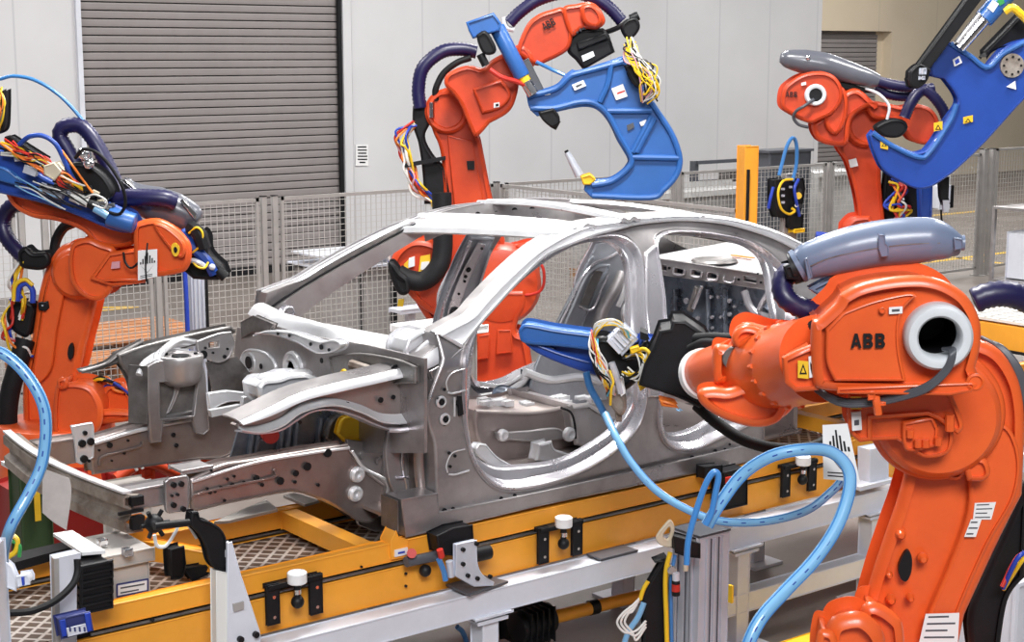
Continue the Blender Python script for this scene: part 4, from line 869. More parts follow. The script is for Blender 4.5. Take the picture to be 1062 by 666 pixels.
# white L-bracket, black bellows, blue sensor unit
ls=thing('sensor_stand',at(75,664,'Z',ZF),'white sheet-metal post with pale top flap and black cable at the lower left','stand')
Q=YP(5.02); b=MB('frame_white'); b.slab(Q,[(57,579,1),(84,573,1),(84,580,1),(80,582,1),(80,690,1),(60,690,1)],0,.05,.003); b.m('post'); b.slab(Q,[(56,580,1),(61,580,1),(63,690,1),(58,690,1)],-.004,.02); b.build('post',ls)
b=MB('white'); b.grid(lambda u,v:Vector(at(55,553,'Z',.83)).lerp(at(85,573,'Z',.83),u).lerp(Vector(at(75,550,'Z',.83)).lerp(at(109,571,'Z',.83),u),v),2,2,.012); b.build('top_flap',ls)
b=MB('black'); 
for k in range(6): c=at(94,585+k*8,'Y',5.12); b.box(c,(.125,.12,.040),bev=.010)
b.build('bellows',ls,label='black folded bellows')
b=MB('black_rubber'); b.tube([at(80,580,'Y',4.98),at(80,594,'Y',4.97),at(74,608,'Y',4.95),at(56,624,'Y',4.93),at(32,634,'Y',4.92),at(8,636,'Y',4.92)],.012,8); b.build('cable',ls)
t=thing('sensor_unit',at(80,664,'Y',4.9)-UP*.0,'small blue sensor box with light grey face at the foot of the white post','sensor')
Q=YP(4.93); b=MB('c_blue2'); b.slab(Q,[(60,642,1),(94,634,1),(98,655,1),(64,664,1)],0,.05,.006); b.m('c_blue'); b.slab(Q,[(62,644,1),(68,642.6,1),(70,660,1),(65,661,1)],-.008,0,.003); b.slab(Q,[(88,637,1),(94,635.6,1),(96,654,1),(91,656,1)],-.008,0,.003); b.build('housing',t)
b=MB('frame_white'); b.slab(Q,[(69,652,1),(89,647,1),(91,656,1),(71,661,1)],-.008,0,.003); b.m('c_blue2'); 
for x in (73,78,83,88): b.slab(Q,[(x-1,651,1),(x+.5,650.6,1),(x+1,655,1),(x-.5,655.4,1)],-.010,0)
b.build('face_plate',t)
pa,pb,pc,pd_=[at(x,y,'Z',.64) for x,y in ((-8,590),(82,565),(70,561),(-8,579))]
b=MB('black_rubber'); b.grid(lambda u,v:pa.lerp(pb,u).lerp(pd_.lerp(pc,u),v),2,2,.035,(0,0,-1)); b.build('rubber_strip',label='dark rubber strip lying on the far yellow rail at the lower left',cat='strip')
# red bases and white boxes seen below the bumper
t=thing('robot_pedestal',(3.35,7.6,ZF),'dark red steel pedestal seen below the front rails of the car','pedestal')
b=MB('red_dark'); mat('red_dark',(.32,.015,.012),.45,0,.2,4); b.slab(YP(7.45),[(30,520,1),(75,505,1),(130,505,1),(134,700,1),(20,700,1)],0,.5,.02); b.slab(YP(7.35),[(128,500,1),(160,462),(205,458),(232,466),(232,495,1),(180,505,1),(130,512,1)],0,.3,.02)
b.build('base_casting',t)
b=MB('orange_far'); 
for (x,y,w) in ((150,487,14),(176,476,18),(215,470,10)): c=YP(7.28).hit(x,y); b.box(c,(w*.006,.1,.10),bev=.02)
b.tube([YP(7.25).hit(120,497),YP(7.25).hit(150,480),YP(7.25).hit(185,492)],.03,10); b.build('cover',t)
b=MB('paper'); b.tube([YP(7.2).hit(135,470),YP(7.2).hit(138,480),YP(7.2).hit(142,488)],.008,6); b.tube([YP(7.2).hit(141,468),YP(7.2).hit(144,478),YP(7.2).hit(148,486)],.008,6); b.build('cable',t)
b=MB('c_white2'); b.box((2.95,6.75,.17),(.20,.12,.86),bev=.01); b.build('support_block',label='beige block standing below the bumper beam',cat='block')
b=MB('green_box'); c=at(38,548,'Y',7.3); b.box((c.x,7.36,.16),(.16,.16,.83),bev=.01); b.m('yellow_hi'); b.box((c.x,7.275,.42),(.03,.006,.2)); b.m('paper'); b.box((c.x,7.36,.585),(.2,.2,.02)); b.build('terminal_box',label='dark green terminal box with pale lid below the bumper beam at left',cat='terminal box')

Q=YP(5.07)
b=MB('frame_white'); b.slab(Q,[(902,466,1),(922,462,1),(922,499,1),(902,503,1)],0,.08,.004); b.slab(Q,[(892,505,1),(930,496,1),(930,500,1),(892,510,1)],-.03,.12,.003); b.build('riser_post',fr,label='short riser post with cap plate on the top beam')
# ------------------------------------------------------------ robots
def pp(P,L): return [P.hit(q[0],q[1],(q[2] if len(q)>2 else 0)) for q in L]
def corr(r,k=.12): return lambda t,i: r*(1+(k if i%2 else -k))
def hose(P,L,rpx,name,parent,m='purple',label=None,rib=True,n=14,sides=14):
    """ribbed hose; rpx is its half width in photo pixels at its first point"""
    pts=pp(P,L); r=rpx*((pts[0]-CAM).dot(FW))/FPX
    b=MB(m)
    if rib:
        Q=cr3(pts,10); ln=sum((a-c).length for a,c in zip(Q[:-1],Q[1:])); N=max(8,int(ln/(r*.28))); 
        # resample evenly
        out=[Q[0]]; acc=0; step=ln/N; i=0; pos=0; seg=[(a-c).length for a,c in zip(Q[:-1],Q[1:])]
        for k in range(1,N):
            t=k*step
            while i<len(seg)-1 and pos+seg[i]<t: pos+=seg[i]; i+=1
            out.append(Q[i].lerp(Q[i+1],(t-pos)/max(seg[i],1e-6)))
        out.append(Q[-1]); b.tube(out,corr(r,.055),sides,1)
    else: b.tube(pts,r,sides,n)
    return b.build(name,parent,label=label,ang=60)
def wire(P,L,rpx,m,parent,name='cable',label=None,b=None):
    pts=pp(P,L); r=rpx*((pts[0]-CAM).dot(FW))/FPX
    own=b is None; b=b or MB(m); b.m(m); b.tube(pts,r,7,7)
    if own: return b.build(name,parent,label=label,ang=60)
def bundle(P,A,M_,B,cols,rpx,parent,sp=6,seed=1,name='cable'):
    rr=random.Random(seed)
    for c in cols:
        j=lambda s:(rr.uniform(-s,s),rr.uniform(-s,s))
        a=j(sp*.5); m_=[j(sp*1.3) for _ in M_]; e=j(sp*.5)
        L=[(A[0]+a[0],A[1]+a[1],rr.uniform(-.05,.02))]+[(q[0]+d[0],q[1]+d[1],rr.uniform(-.10,.02)) for q,d in zip(M_,m_)]+[(B[0]+e[0],B[1]+e[1],rr.uniform(-.05,.02))]
        wire(P,L,rpx*rr.uniform(.8,1.2),c,parent,name)
def disc(P,x,y,rpx,o0,o1,m,name,parent,bev=.012,label=None,sides=48,asp=None):
    c0=P.hit(x,y,o0); r=rpx*((c0-CAM).dot(FW))/FPX
    b=MB(m); b.cyl(c0,c0+P.n*(o1-o0),r,sides=sides,bev=bev); return b.build(name,parent,label=label) if name else b
def bolts(b,P,x,y,rpx,o,n,a0,a1,rb,m=None,h=.008):
    c=P.hit(x,y,o); R=rpx*((c-CAM).dot(FW))/FPX
    if m: b.m(m)
    for k in range(n):
        a=math.radians(a0+(a1-a0)*k/max(1,n-1)); q=c+P.u*(R*math.cos(a))+P.v*(R*math.sin(a)); b.cyl(q-P.n*h,q+P.n*.01,rb,sides=10)
def sheet(P,L,off,parent,name,m='paper',label=None,rows=0,mark=None):
    b=MB(m); b.slab(P,[(q[0],q[1],1) for q in L],off,off+.003)
    if rows:
        b.m('cable_grey'); (ax,ay),(bx,by),(cx_,cy_),(dx,dy)=L[:4]
        for k in range(rows):
            v0=(k+.35)/rows; v1=(k+.60)/rows; 
            f=lambda u,v:((ax*(1-u)+bx*u)*(1-v)+(dx*(1-u)+cx_*u)*v,(ay*(1-u)+by*u)*(1-v)+(dy*(1-u)+cy_*u)*v,1)
            b.slab(P,[f(.1,v0),f(.9 if k%2 else .7,v0),f(.9 if k%2 else .7,v1),f(.1,v1)],off-.001,off+.001)
    return b.build(name,parent,label=label)
def warn(P,x,y,w,h,off,parent,sk=0):
    """yellow warning sticker with black triangle mark"""
    b=MB('yellow_hi'); b.slab(P,[(x-w/2,y-h/2,1),(x+w/2,y-h/2-sk,1),(x+w/2,y+h/2-sk,1),(x-w/2,y+h/2,1)],off,off+.003)
    b.m('black'); b.slab(P,[(x,y-h*.32,1),(x+w*.36,y+h*.30,1),(x-w*.36,y+h*.30,1)],off-.001,off+.001); b.m('yellow_hi'); b.slab(P,[(x,y-h*.12,1),(x+w*.18,y+h*.2,1),(x-w*.18,y+h*.2,1)],off-.002,off+.001)
    return b.build('warning_label',parent,label='yellow warning sticker with black triangle')
def forklogo(P,L,off,parent):
    """white sheet with a fan of dark strokes above a diamond outline"""
    (ax,ay),(bx,by),(cx_,cy_),(dx,dy)=L
    f=lambda u,v:((ax*(1-u)+bx*u)*(1-v)+(dx*(1-u)+cx_*u)*v,(ay*(1-u)+by*u)*(1-v)+(dy*(1-u)+cy_*u)*v,1)
    b=MB('paper'); b.slab(P,[f(0,0),f(1,0),f(1,1),f(0,1)],off,off+.003); b.m('black')
    for u,t in ((.14,.40),(.26,.30),(.38,.20),(.5,.10),(.62,.20),(.74,.30),(.86,.40)): b.slab(P,[f(u-.035,t),f(u+.035,t),f(u+.035,.48),f(u-.035,.48)],off-.001,off+.001)
    b.slab(P,[f(.15,.52),f(.5,.78),f(.85,.52),f(.5,.80)],off-.001,off+.001)
    for v in (.86,.92): b.slab(P,[f(.12,v),f(.75,v),f(.75,v+.02),f(.12,v+.02)],off-.001,off+.001)
    return b.build('identification_sign',parent,label='white sign with black fan of strokes')
def logo(P,x,y,w,h,off,m,name,parent,rot=0.):
    """letters A B B in heavy strokes"""
    b=MB(m); cw=w/3.25
    def q(cx_,L):
        o=[]
        for u,v in L:
            dx=cx_+u*cw-w/2; dy=-v*h+h/2; c,s=math.cos(rot),math.sin(rot); o.append((x+dx*c-dy*s,y+dx*s+dy*c,1))
        return o
    A=[(0,0),(.36,1),(.64,1),(1,0),(.74,0),(.66,.22),(.34,.22),(.26,0)]
    b.slab(P,q(0,A),off,off+.003,holes=[q(0,[(.40,.40),(.60,.40),(.5,.74)])])
    B=[(.04,0),(.72,0),(.92,.12),(.96,.3),(.80,.5),(.92,.64),(.90,.86),(.70,1),(.04,1)]
    for k in (1.12,2.25): b.slab(P,q(k*cw,B),off,off+.003,holes=[q(k*cw,[(.34,.2),(.62,.2),(.62,.38),(.34,.38)]),q(k*cw,[(.34,.62),(.62,.62),(.62,.80),(.34,.80)])])
    return b.build(name,parent,label='black maker lettering')
# ============ near robot
P=camplane(960,430,5.0,6)
nb=P.hit(965,660); nb.z=ZF
R1=thing('welding_robot',nb,'largest orange robot, in the right foreground, with grey hose cover and white-ringed opening','robot')
b=MB('orange'); b.slab(P,[(930,452),(938,420),(952,385),(975,362),(1003,352),(1035,362),(1056,390),(1064,425),(1064,470,1),(1062,515,1),(1040,558),(1002,640,1),(992,690),(985,740),(900,740),(886,700),(892,650),(905,600),(920,555),(932,520),(941,478)],.0,.24,.035,seg=4); b.build('lower_arm',R1)
b=MB('orange'); b.slab(P,[(1008,470),(1040,440),(1058,470),(1054,515),(1026,566),(996,634),(985,672),(955,672),(962,640),(985,585),(1004,530)],-.012,.03,.012,seg=3); b.build('arm_rib',R1,label='raised edge rib along the lower arm')
b=MB('black'); b.slab(P,[(938,574),(943,572),(946,580),(945,594),(940,603),(934,600),(932,588)],-.003,.02); b.build('arm_slot',R1)
for (x,y,r) in ((934,554,.013),(957,579,.013),(922,596,.009),(944,620,.010),(924,622,.012)):
    c=P.hit(x,y,0); b=MB('orange'); b.lathe(c+P.n*.01,-P.n,[(0,r*1.4),(.014,r*1.3),(.018,r),(.03,r*.9),(.034,r*.6)],16); b.build('bolt',R1)
b=MB('orange')
b.slab(P,[(895,632),(910,628),(930,640),(938,655),(936,690),(905,690),(893,655)],-.16,.05,.03); b.slab(P,[(862,647),(880,639),(898,640),(914,654),(920,672),(916,700),(860,700),(856,668)],-.26,-.05,.04); b.slab(P,[(848,660),(858,655),(868,664),(872,700),(846,700)],-.30,-.1,.02)
b.build('shoulder_motor',R1)
b=MB('orange'); b.slab(P,[(1004,500,1),(1000,480),(1012,474),(1024,478),(1028,492),(1020,500)],-.08,.03,.016); b.slab(P,[(978,472,1),(1000,462,1),(1008,480,1),(996,498),(980,494)],-.03,.02,.012); b.build('axis_stop_block',R1)
# elbow disc
b=MB('orange'); c=P.hit(968,426,-.10); b.lathe(P.hit(968,426,.03),-P.n,[(0,.212),(.05,.212),(.062,.204),(.066,.196),(.10,.190),(.11,.186),(.125,.17),(.128,.10)],64)
b.build('elbow_joint',R1)
b=MB('orange'); bolts(b,P,968,426,58,-.078,16,-75,80,.0075); b.m('orange'); b.build('elbow_bolts',R1,kind='stuff')
b=MB('black'); bolts(b,P,968,426,58,-.086,16,-75,80,.0038,h=.003); b.build('bolt_socket',R1,kind='stuff')
# upper arm body: lower gearbox carrier, upper housing
b=MB('orange'); b.slab(P,[(880,409,1),(950,400,1),(986,405,1),(1000,440),(994,452,1),(972,436,1),(962,432,1),(905,436,1),(905,458,1),(892,460,1),(880,445)],-.20,.0,.014); b.slab(P,[(895,432,1),(968,428,1),(990,446,1),(985,470),(960,476),(938,462),(930,457,1),(895,459,1)],-.17,.0,.012); b.build('gearbox_carrier',R1)
b=MB('orange'); b.slab(P,[(936,438,1),(968,432,1),(974,445,1),(972,464,1),(940,468)],-.185,-.1,.01)
for q in ((944,452),(952,462),(960,462),(973,460)): b.tube(pp(P,[(q[0],q[1]-6,-.19),(q[0],q[1]+2,-.19)]),.012,8)
b.tube(pp(P,[(985,430,-.21),(985,447,-.21)]),.014,8); b.build('gearbox_bosses',R1)
HS=[(842,338),(850,331),(866,316),(872,306,1),(891,296),(915,290),(940,287),(962,287.5),(982,293),(1000,304),(1011,318),(1018,335),(1019,352),(1017,368),(1013,383,1),(1018,395,1),(1017,402),(1006,408,1),(986,410),(930,409),(880,408),(860,407),(846,402),(842,380)]
b=MB('orange'); b.slab(P,HS,-.33,.05,.03,seg=4,holes=[[(973+22*math.cos(k*PI/8),349+22*math.sin(k*PI/8)) for k in range(16)]]); b.build('upper_arm_housing',R1)
b=MB('orange'); b.slab(P,[(857,342,1),(874,324,1),(905,312),(940,304),(952,306,1),(935,326),(933,360),(940,396,1),(900,396,1),(866,396,1),(857,375)],-.338,-.31,.008); b.build('housing_cover',R1,label='raised cover plate with lettering')
b=MB('orange'); b.slab(P,[(868,402,1),(1008,396,1),(1014,399,1),(1008,407,1),(986,411,1),(868,409,1)],-.345,-.30,.008); b.lathe(P.hit(1011,396,-.33),-P.n,[(0,.026),(.01,.026),(.014,.02),(.008,.016)],20); b.build('housing_flange',R1)
rc=P.hit(973,349,-.33)
b=MB('ring'); b.tor(rc,-P.n,[(-.05,.060),(.026,.060),(.034,.066),(.036,.076),(.034,.088),(.024,.096),(.0,.099),(-.03,.099),(-.05,.075)],64); b.build('cable_ring',R1,label='white plastic ring around the cable opening')
b=MB('black'); b.tor(rc,-P.n,[(-.30,.064),(-.045,.064),(-.045,.072),(-.30,.072)],48); b.cyl(rc+P.n*.29,rc+P.n*.30,.07,sides=40); b.build('ring_opening',R1)  # black sleeve and end disc paint the shade inside the opening
logo(P,900.5,353.5,36,15,-.341,'black','lettering',R1,-.01)
b=MB('paper'); b.slab(P,[(922,319,1),(936,318,1),(936,325,1),(922,326,1)],-.341,-.335); b.m('cable_grey'); b.slab(P,[(925,321,1),(933,320.5,1),(933,323,1),(925,323.5,1)],-.342,-.336); b.build('rating_label',R1)
b=MB('orange'); b.slab(P,[(912,320),(916,318),(919,322),(916,326),(912,324)],-.348,-.33,.004); b.build('plug',R1)
# neck
Pn=P
b=MB('orange'); b.slab(P,[(811,371,1),(826,364,1),(846,356,1),(850,406,1),(824,408,1),(813,398,1)],-.30,-.02,.016); b.build('neck_block',R1)
warn(P,833,383,11,18,-.303,R1,-1); b=MB('paper'); b.slab(P,[(838.5,370,1),(844,369,1),(845,391,1),(839.5,392,1)],-.303,-.30); b.m('black'); b.slab(P,[(840,375,1),(843.5,382,1),(842,389,1),(840.5,382,1)],-.304,-.30); b.build('warning_label',R1,label='white sticker with black pictogram')
a0=P.hit(850,372,-.14); a1=dep(778,386,5.35); ax=(a1-a0).normalized(); L=(a1-a0).length
b=MB('orange'); b.lathe(a0,ax,[(0,.135),(L*.35,.133),(L*.37,.137),(L*.42,.137),(L*.44,.13),(L*.62,.135),(L*.85,.14),(L*.98,.12),(L,.08)],40); b.build('forearm_tube',R1)
b=MB('orange')
q=a0+ax*(L*.40)
for k in range(18):
    a=k*2*PI/18; n1=ax.cross(UP).normalized(); n2=n1.cross(ax); c=q+(n1*math.cos(a)+n2*math.sin(a))*.137; b.cyl(c-ax*.012,c+ax*.012,.008,sides=8)
b.build('tube_bolts',R1,kind='stuff')
# wrist fork
W=camplane(780,390,5.30,6)
b=MB('orange'); b.slab(W,[(759,352),(764,341),(776,336),(790,339),(803,343),(822,345),(842,350),(846,372),(838,400),(828,420),(812,436),(796,438),(786,425),(780,400),(778,380),(770,366),(760,362)],-.12,.16,.04,seg=5); b.build('wrist_body',R1)
b=MB('orange'); b.slab(W,[(723,412),(727,405),(740,403),(755,404),(768,400,1),(790,396),(812,405),(818,420),(813,434),(803,442),(788,445),(770,443),(745,434),(728,422)],-.18,-.04,.03,seg=4); b.build('wrist_fork',R1,label='lower fork cheek of the wrist')
b=MB('orange'); b.slab(W,[(759,352),(764,342),(775,338),(788,342),(790,350),(778,356),(766,362)],-.15,-.10,.02,seg=4); b.build('wrist_cap',R1)
b=MB('orange'); b.slab(W,[(740,362),(752,359),(764,362),(772,372),(772,386),(764,396),(750,400),(740,396)],-.10,.08,.03)
fa0=W.hit(768,376,.0); fa1=dep(729,388,5.55); fx_=(fa1-fa0).normalized(); fl_=(fa1-fa0).length
b.lathe(fa0,fx_,[(0,.085),(fl_*.5,.085),(fl_*.92,.082),(fl_*.96,.078)],40); b.build('wrist_drum',R1)
b=MB('steel_dark'); b.slab(W,[(750,368),(758,360),(766,364),(768,376),(764,388),(756,384),(750,377)],-.104,-.09,.004); b.build('wrist_recess',R1,label='dark recess in the wrist')
b=MB('white'); b.lathe(fa0+fx_*(fl_*.93),fx_,[(0,.078),(.004,.090),(.03,.090),(.036,.084)],40); b.build('flange_ring',R1,label='white flange ring')
# base under frame
b=MB('orange'); b.cyl((nb.x,nb.y,ZF),(nb.x,nb.y,ZF+.06),.42,sides=40,bev=.01); b.cyl((nb.x,nb.y,ZF+.06),(nb.x,nb.y,.55),.32,.27,sides=40,bev=.02); c=P.hit(950,730,.12); b.cyl((c.x,c.y,.5),(c.x,c.y,c.z),.2,sides=24,bev=.03); b.build('base',R1)
# hose cover (grey pod)
H=camplane(900,262,4.98,6)
def podsec(C,r0,name,parent,m='cyl_grey'):
    pass
pts=pp(H,[(826,277),(836,272),(855,266),(880,259),(910,253),(940,250),(965,249),(982,252),(996,255)])
rad=[.040,.058,.066,.071,.073,.074,.070,.054,.030]
Q=cr3(pts,6)
def rf(t,i):
    u=t*(len(rad)-1); k=min(len(rad)-2,int(u)); return rad[k]+(rad[k+1]-rad[k])*(u-k)
b=MB('cyl_grey'); b.tube(Q,rf,36,1); b.build('hose_cover',R1,label='blue-grey plastic hose cover',ang=60)
b=MB('cyl_grey'); b.tube([Q[0],Q[3]],lambda t,i:.056,28,1); b.tube(pp(H,[(985,252,0),(1000,252,0)]),.024,20); b.lathe(H.hit(915,254,-.055),-H.n,[(0,.02),(.012,.02),(.02,.014)],6); b.build('cover_end',R1)
b=MB('steel_dark'); b.tube(pp(H,[(838,277,-.062),(860,268,-.067),(890,261,-.071),(920,256,-.073),(950,253,-.073),(975,252,-.064)]),.0022,6); b.build('cover_seam',R1)
b=MB('cyl_grey'); b.slab(H,[(989,246,1),(999,248,1),(999,258,1),(990,260,1)],-.06,-.02,.004); b.build('cover_clip',R1); b=MB('cyl_grey'); b.slab(H,[(834,268,1),(838,267,1),(843,288,1),(838,291,1)],-.078,-.02,.004); b.build('cover_clip',R1); b=MB('cyl_grey'); b.slab(H,[(911,243,1),(918,243,1),(919,252,1),(922,256),(922,266,1),(914,267,1),(911,258,1)],-.088,-.06,.004); b.build('cover_clip',R1)
b=MB('black'); b.tube(pp(H,[(820,279),(830,276)]),.052,24); b.build('hose_clamp',R1)
b=MB('cyl_grey'); b.slab(H,[(838,300,1),(868,284,1),(960,282,1),(958,290,1),(880,302,1),(850,308,1)],.0,.08,.012); b.build('cover_mount',R1)
hose(H,[(826,284,.02),(816,284,.02),(811,296,.0),(815,309,-.02),(828,318,-.02),(845,322,.0),(862,322,.08)],11,'ribbed_hose',R1)
b=MB('black'); b.slab(H,[(812,276,1),(826,272,1),(834,280),(830,292,1),(816,290,1)],-.05,.06,.01); b.build('hose_bracket',R1)
hose(P,[(1010,312,.25),(1026,306,.25),(1045,305,.26),(1062,310,.28),(1085,322,.3)],13.5,'ribbed_hose',R1)
for k in range(4): wire(P,[(978+k,362,-.31),(986+k*1.3,366-k,-.37),(980+k*1.5,382+k*.6,-.37),(962,398+k*2.2,-.36),(935,408+k*2,-.33),(908,413+k*2.2,-.30),(880,415+k*2,-.28),(862,410+k*2,-.26),(846,402+k,-.20)],2.1,'cable_grey',R1)
for k in range(5): wire(P,[(1018,350+k,.1),(1032+k,358,.06),(1046+k*1.3,372,.04),(1056+k*1.5,392,.03),(1063+k,420,.03),(1068,450,.03)],2.4,'cable_grey',R1)
for k in range(4): wire(P,[(850-k*1.5,330,-.1),(842-k*2,336,-.12),(837-k*2,348,-.12),(834-k*2,362,-.1)],1.6,'black_rubber',R1)
b=MB('orange'); b.tube(pp(P,[(908,404,-.30),(909,416,-.33),(911,430,-.33)]),.012,8); b.slab(P,[(900,406,1),(908,405,1),(908,415,1),(900,416,1)],-.34,-.25,.004); b.slab(P,[(909,418,1),(919,417,1),(919,421,1),(909,422,1)],-.34,-.28,.003); b.build('cable_clamp',R1)
warn(P,888,418,11,13,-.215,R1); b=MB('paper'); b.slab(P,[(883,428,1),(893,427,1),(894,446,1),(884,447,1)],-.213,-.20); b.m('cable_grey'); b.slab(P,[(886,436,1),(891,435.5,1),(891,441,1),(886,441.5,1)],-.214,-.20); b.build('instruction_label',R1)
forklogo(camplane(872,470,5.0,8),[(853,441),(879,439.5),(892,500),(854,497)],-.22,R1)
sheet(P,[(1011,522),(1033,521),(1028,539),(1009,539)],-.004,R1,'rating_plate',rows=4,label='small printed rating plate')
sheet(P,[(1007,539),(1018,539),(1012,557),(1000,557)],-.016,R1,'rating_plate',rows=3)
sheet(P,[(960,637),(995,636),(993,672),(952,672)],-.016,R1,'inspection_label',rows=5,label='white printed label at the foot of the arm')
# cables right of arm and yellow floor strip
b=MB('black'); b.slab(camplane(1030,600,5.3,6),[(1064,500,1),(1064,600,1),(1046,625),(1036,690,1),(1008,690,1),(1004,640),(1020,600),(1045,545)],0,.12,.02); b.build('cable_guide',R1)
bundle(camplane(1045,590,5.25,6),(1066,572),[(1055,582)],(1040,610),['c_yellow','c_blue','c_green','c_yellow','c_red'],2.2,R1,3,5)
# ============ near gun
GP=camplane(640,390,6.2,4)
gb=GP.hit(660,400,.1)
GN=thing('spot_welding_gun',gb,'blue weld gun of the foreground robot, reaching into the front door opening','welding gun')
def arm3(b,pts,w,h): b.tube(pts,w)
b=MB('blue_light'); b.slab(GP,[(538,347),(540,339),(548,336),(575,341),(612,346,1),(640,352,1),(645,370,1),(612,364,1),(580,360),(545,357)],-.05,.10,.012)
b.m('blue'); b.slab(GP,[(540,352),(546,352),(580,365),(614,375,1),(618,390,1),(590,381),(556,366)],-.03,.08,.010); b.m('blue'); b.slab(GP,[(560,352,1),(612,360,1),(614,378,1),(585,368)],.0,.05,.004)
b.build('electrode_arm',GN,label='blue forked electrode arm')
b=MB('blue'); b.slab(GP,[(611,350,1),(660,352,1),(690,353,1),(686,372,1),(650,382,1),(616,390,1)],.02,.16,.012); b.slab(GP,[(664,351,1),(688,356,1),(682,373,1),(660,366,1)],-.14,.02,.01); b.build('gun_body',GN)
AP=camplane(705,375,5.75,4)
b=MB('black'); b.slab(AP,[(684,343,1),(695,341,1),(698,333,1),(711,333,1),(735,349,1),(740,362),(733,376),(731,394),(734,412),(726,424,1),(700,412),(662,400,1),(668,378,1),(678,360,1)],-.02,.22,.010); b.slab(AP,[(664,344,1),(672,347,1),(672,354,1),(664,352,1)],.1,.2); b.build('mounting_plate',GN,label='black angular mounting plates')
b=MB('black_rubber'); b.tube(pp(AP,[(722,352,-.1),(740,351,-.16),(760,352,-.2),(768,352,-.2)]),.022,10); b.tube(pp(AP,[(716,362,-.1),(730,356,-.16),(748,357,-.2)]),.018,10); b.build('flange_cable',GN)
b=MB('alu'); b.tube(pp(AP,[(719,358,-.06),(724,353,-.08),(733,350,-.1)]),.006,6); b.tube(pp(AP,[(711,371,-.04),(719,365,-.05)]),.008,6); b.build('hose_fitting',GN)
TP=camplane(650,365,5.95,4)
b=MB('frame_white')
for k in range(5): b.slab(TP,[(629+k*3.2,354-k*3.0,1),(632+k*3.2,351-k*3.0,1),(645+k*3.0,365-k*3.4,1),(642+k*3.0,368-k*3.4,1)],-.06+.01*(k%2),.05,.003)
b.m('alu'); b.slab(TP,[(632,352,1),(648,338,1),(662,352,1),(645,370,1)],-.04,.05,.004); b.m('white'); b.slab(TP,[(640,395,1),(646,392,1),(649,408,1),(644,412,1)],-.05,.0,.003); b.m('alu'); b.tube(pp(TP,[(634,376,-.04),(640,392,-.04),(644,408,-.04)]),.013,8)
b.build('transformer_block',GN,label='light finned transformer block')
b=MB('black'); b.slab(TP,[(612,362),(620,350),(634,352),(650,368),(672,352,1),(676,372),(664,392),(652,404),(640,408),(626,400),(616,385)],.0,.16,.02); b.build('cable_backing',GN)  # black shape behind the wires paints the dark between them
b=MB('steel_rust'); b.slab(TP,[(628,408,1),(636,400),(648,412),(650,424,1),(644,432),(632,420)],-.04,.06,.01); b.slab(TP,[(637,424,1),(645,424,1),(645,438,1),(639,438,1)],-.02,.04,.006); b.build('electrode_holder',GN,label='rusty brown electrode holder')
rr=random.Random(11)
cc=['c_yellow','c_white','c_red','c_white','c_pink','c_white','c_orange','c_white','c_cyan','c_yellow','c_white','black','c_white','c_orange','c_yellow','black','c_white']
for k,c in enumerate(cc):
    x0=614+rr.uniform(-2,6); y0=346+rr.uniform(-4,8)
    wire(TP,[(x0,y0,-.06),(x0+rr.uniform(-2,6),y0+14+rr.uniform(-3,3),-.10),(622+rr.uniform(-4,8),380+rr.uniform(-4,4),-.11),(628+rr.uniform(-4,8),394+rr.uniform(-3,4),-.09),(632+rr.uniform(-3,6),408+rr.uniform(-3,3),-.04)],.9,c,GN)
for k in range(11):
    c=['c_yellow','c_white','c_white','c_yellow','c_white','c_cyan'][k%6]
    wire(TP,[(613+rr.uniform(0,4),352+rr.uniform(-3,3),-.06),(619+rr.uniform(-2,3),340+rr.uniform(-4,3),-.1),(632+rr.uniform(-4,4),334+rr.uniform(-3,4),-.10),(645+rr.uniform(-4,4),338+rr.uniform(-4,4),-.09),(652+rr.uniform(-4,3),348+rr.uniform(-4,3),-.06)],1.0,c,GN)
for k in range(9):
    c=['c_white','c_yellow','c_white','black','c_yellow'][k%5]; x=648+rr.uniform(-3,8); y=368+rr.uniform(-4,6)
    wire(TP,[(x,y,-.06),(x+10+rr.uniform(0,6),y-2+rr.uniform(-4,4),-.12),(x+12+rr.uniform(-2,8),y+12+rr.uniform(-4,4),-.12),(x+4+rr.uniform(-4,4),y+20+rr.uniform(-3,3),-.10),(x-4,y+16,-.08)],1.0,c,GN)
wire(TP,[(655,366,-.08),(668,362,-.13),(675,370,-.14),(674,386,-.13),(668,400,-.10)],2.0,'c_yellow',GN); wire(TP,[(632,384,-.12),(636,396,-.13),(634,404,-.13),(633,420,-.1)],1.4,'c_yellow',GN)
b=MB('c_yellow'); b.slab(TP,[(653,362,1),(662,359,1),(664,364,1),(655,368,1)],-.13,-.09,.004); b.slab(TP,[(661,398,1),(669,395,1),(672,401,1),(664,406,1)],-.12,-.08,.004); b.build('connector',GN)
b=MB('c_orange'); b.slab(AP,[(683,414,1),(700,418,1),(704,424,1),(686,422,1)],-.04,.04,.01); b.build('terminal_cover',GN)
b=MB('black_rubber'); b.tube(pp(AP,[(722,420,.1),(745,440,.05),(775,458,.0),(812,466,.0),(848,462,.05),(870,445,.1)]),.022,10); b.build('supply_cable',GN,label='thick black cable hanging under the wrist')
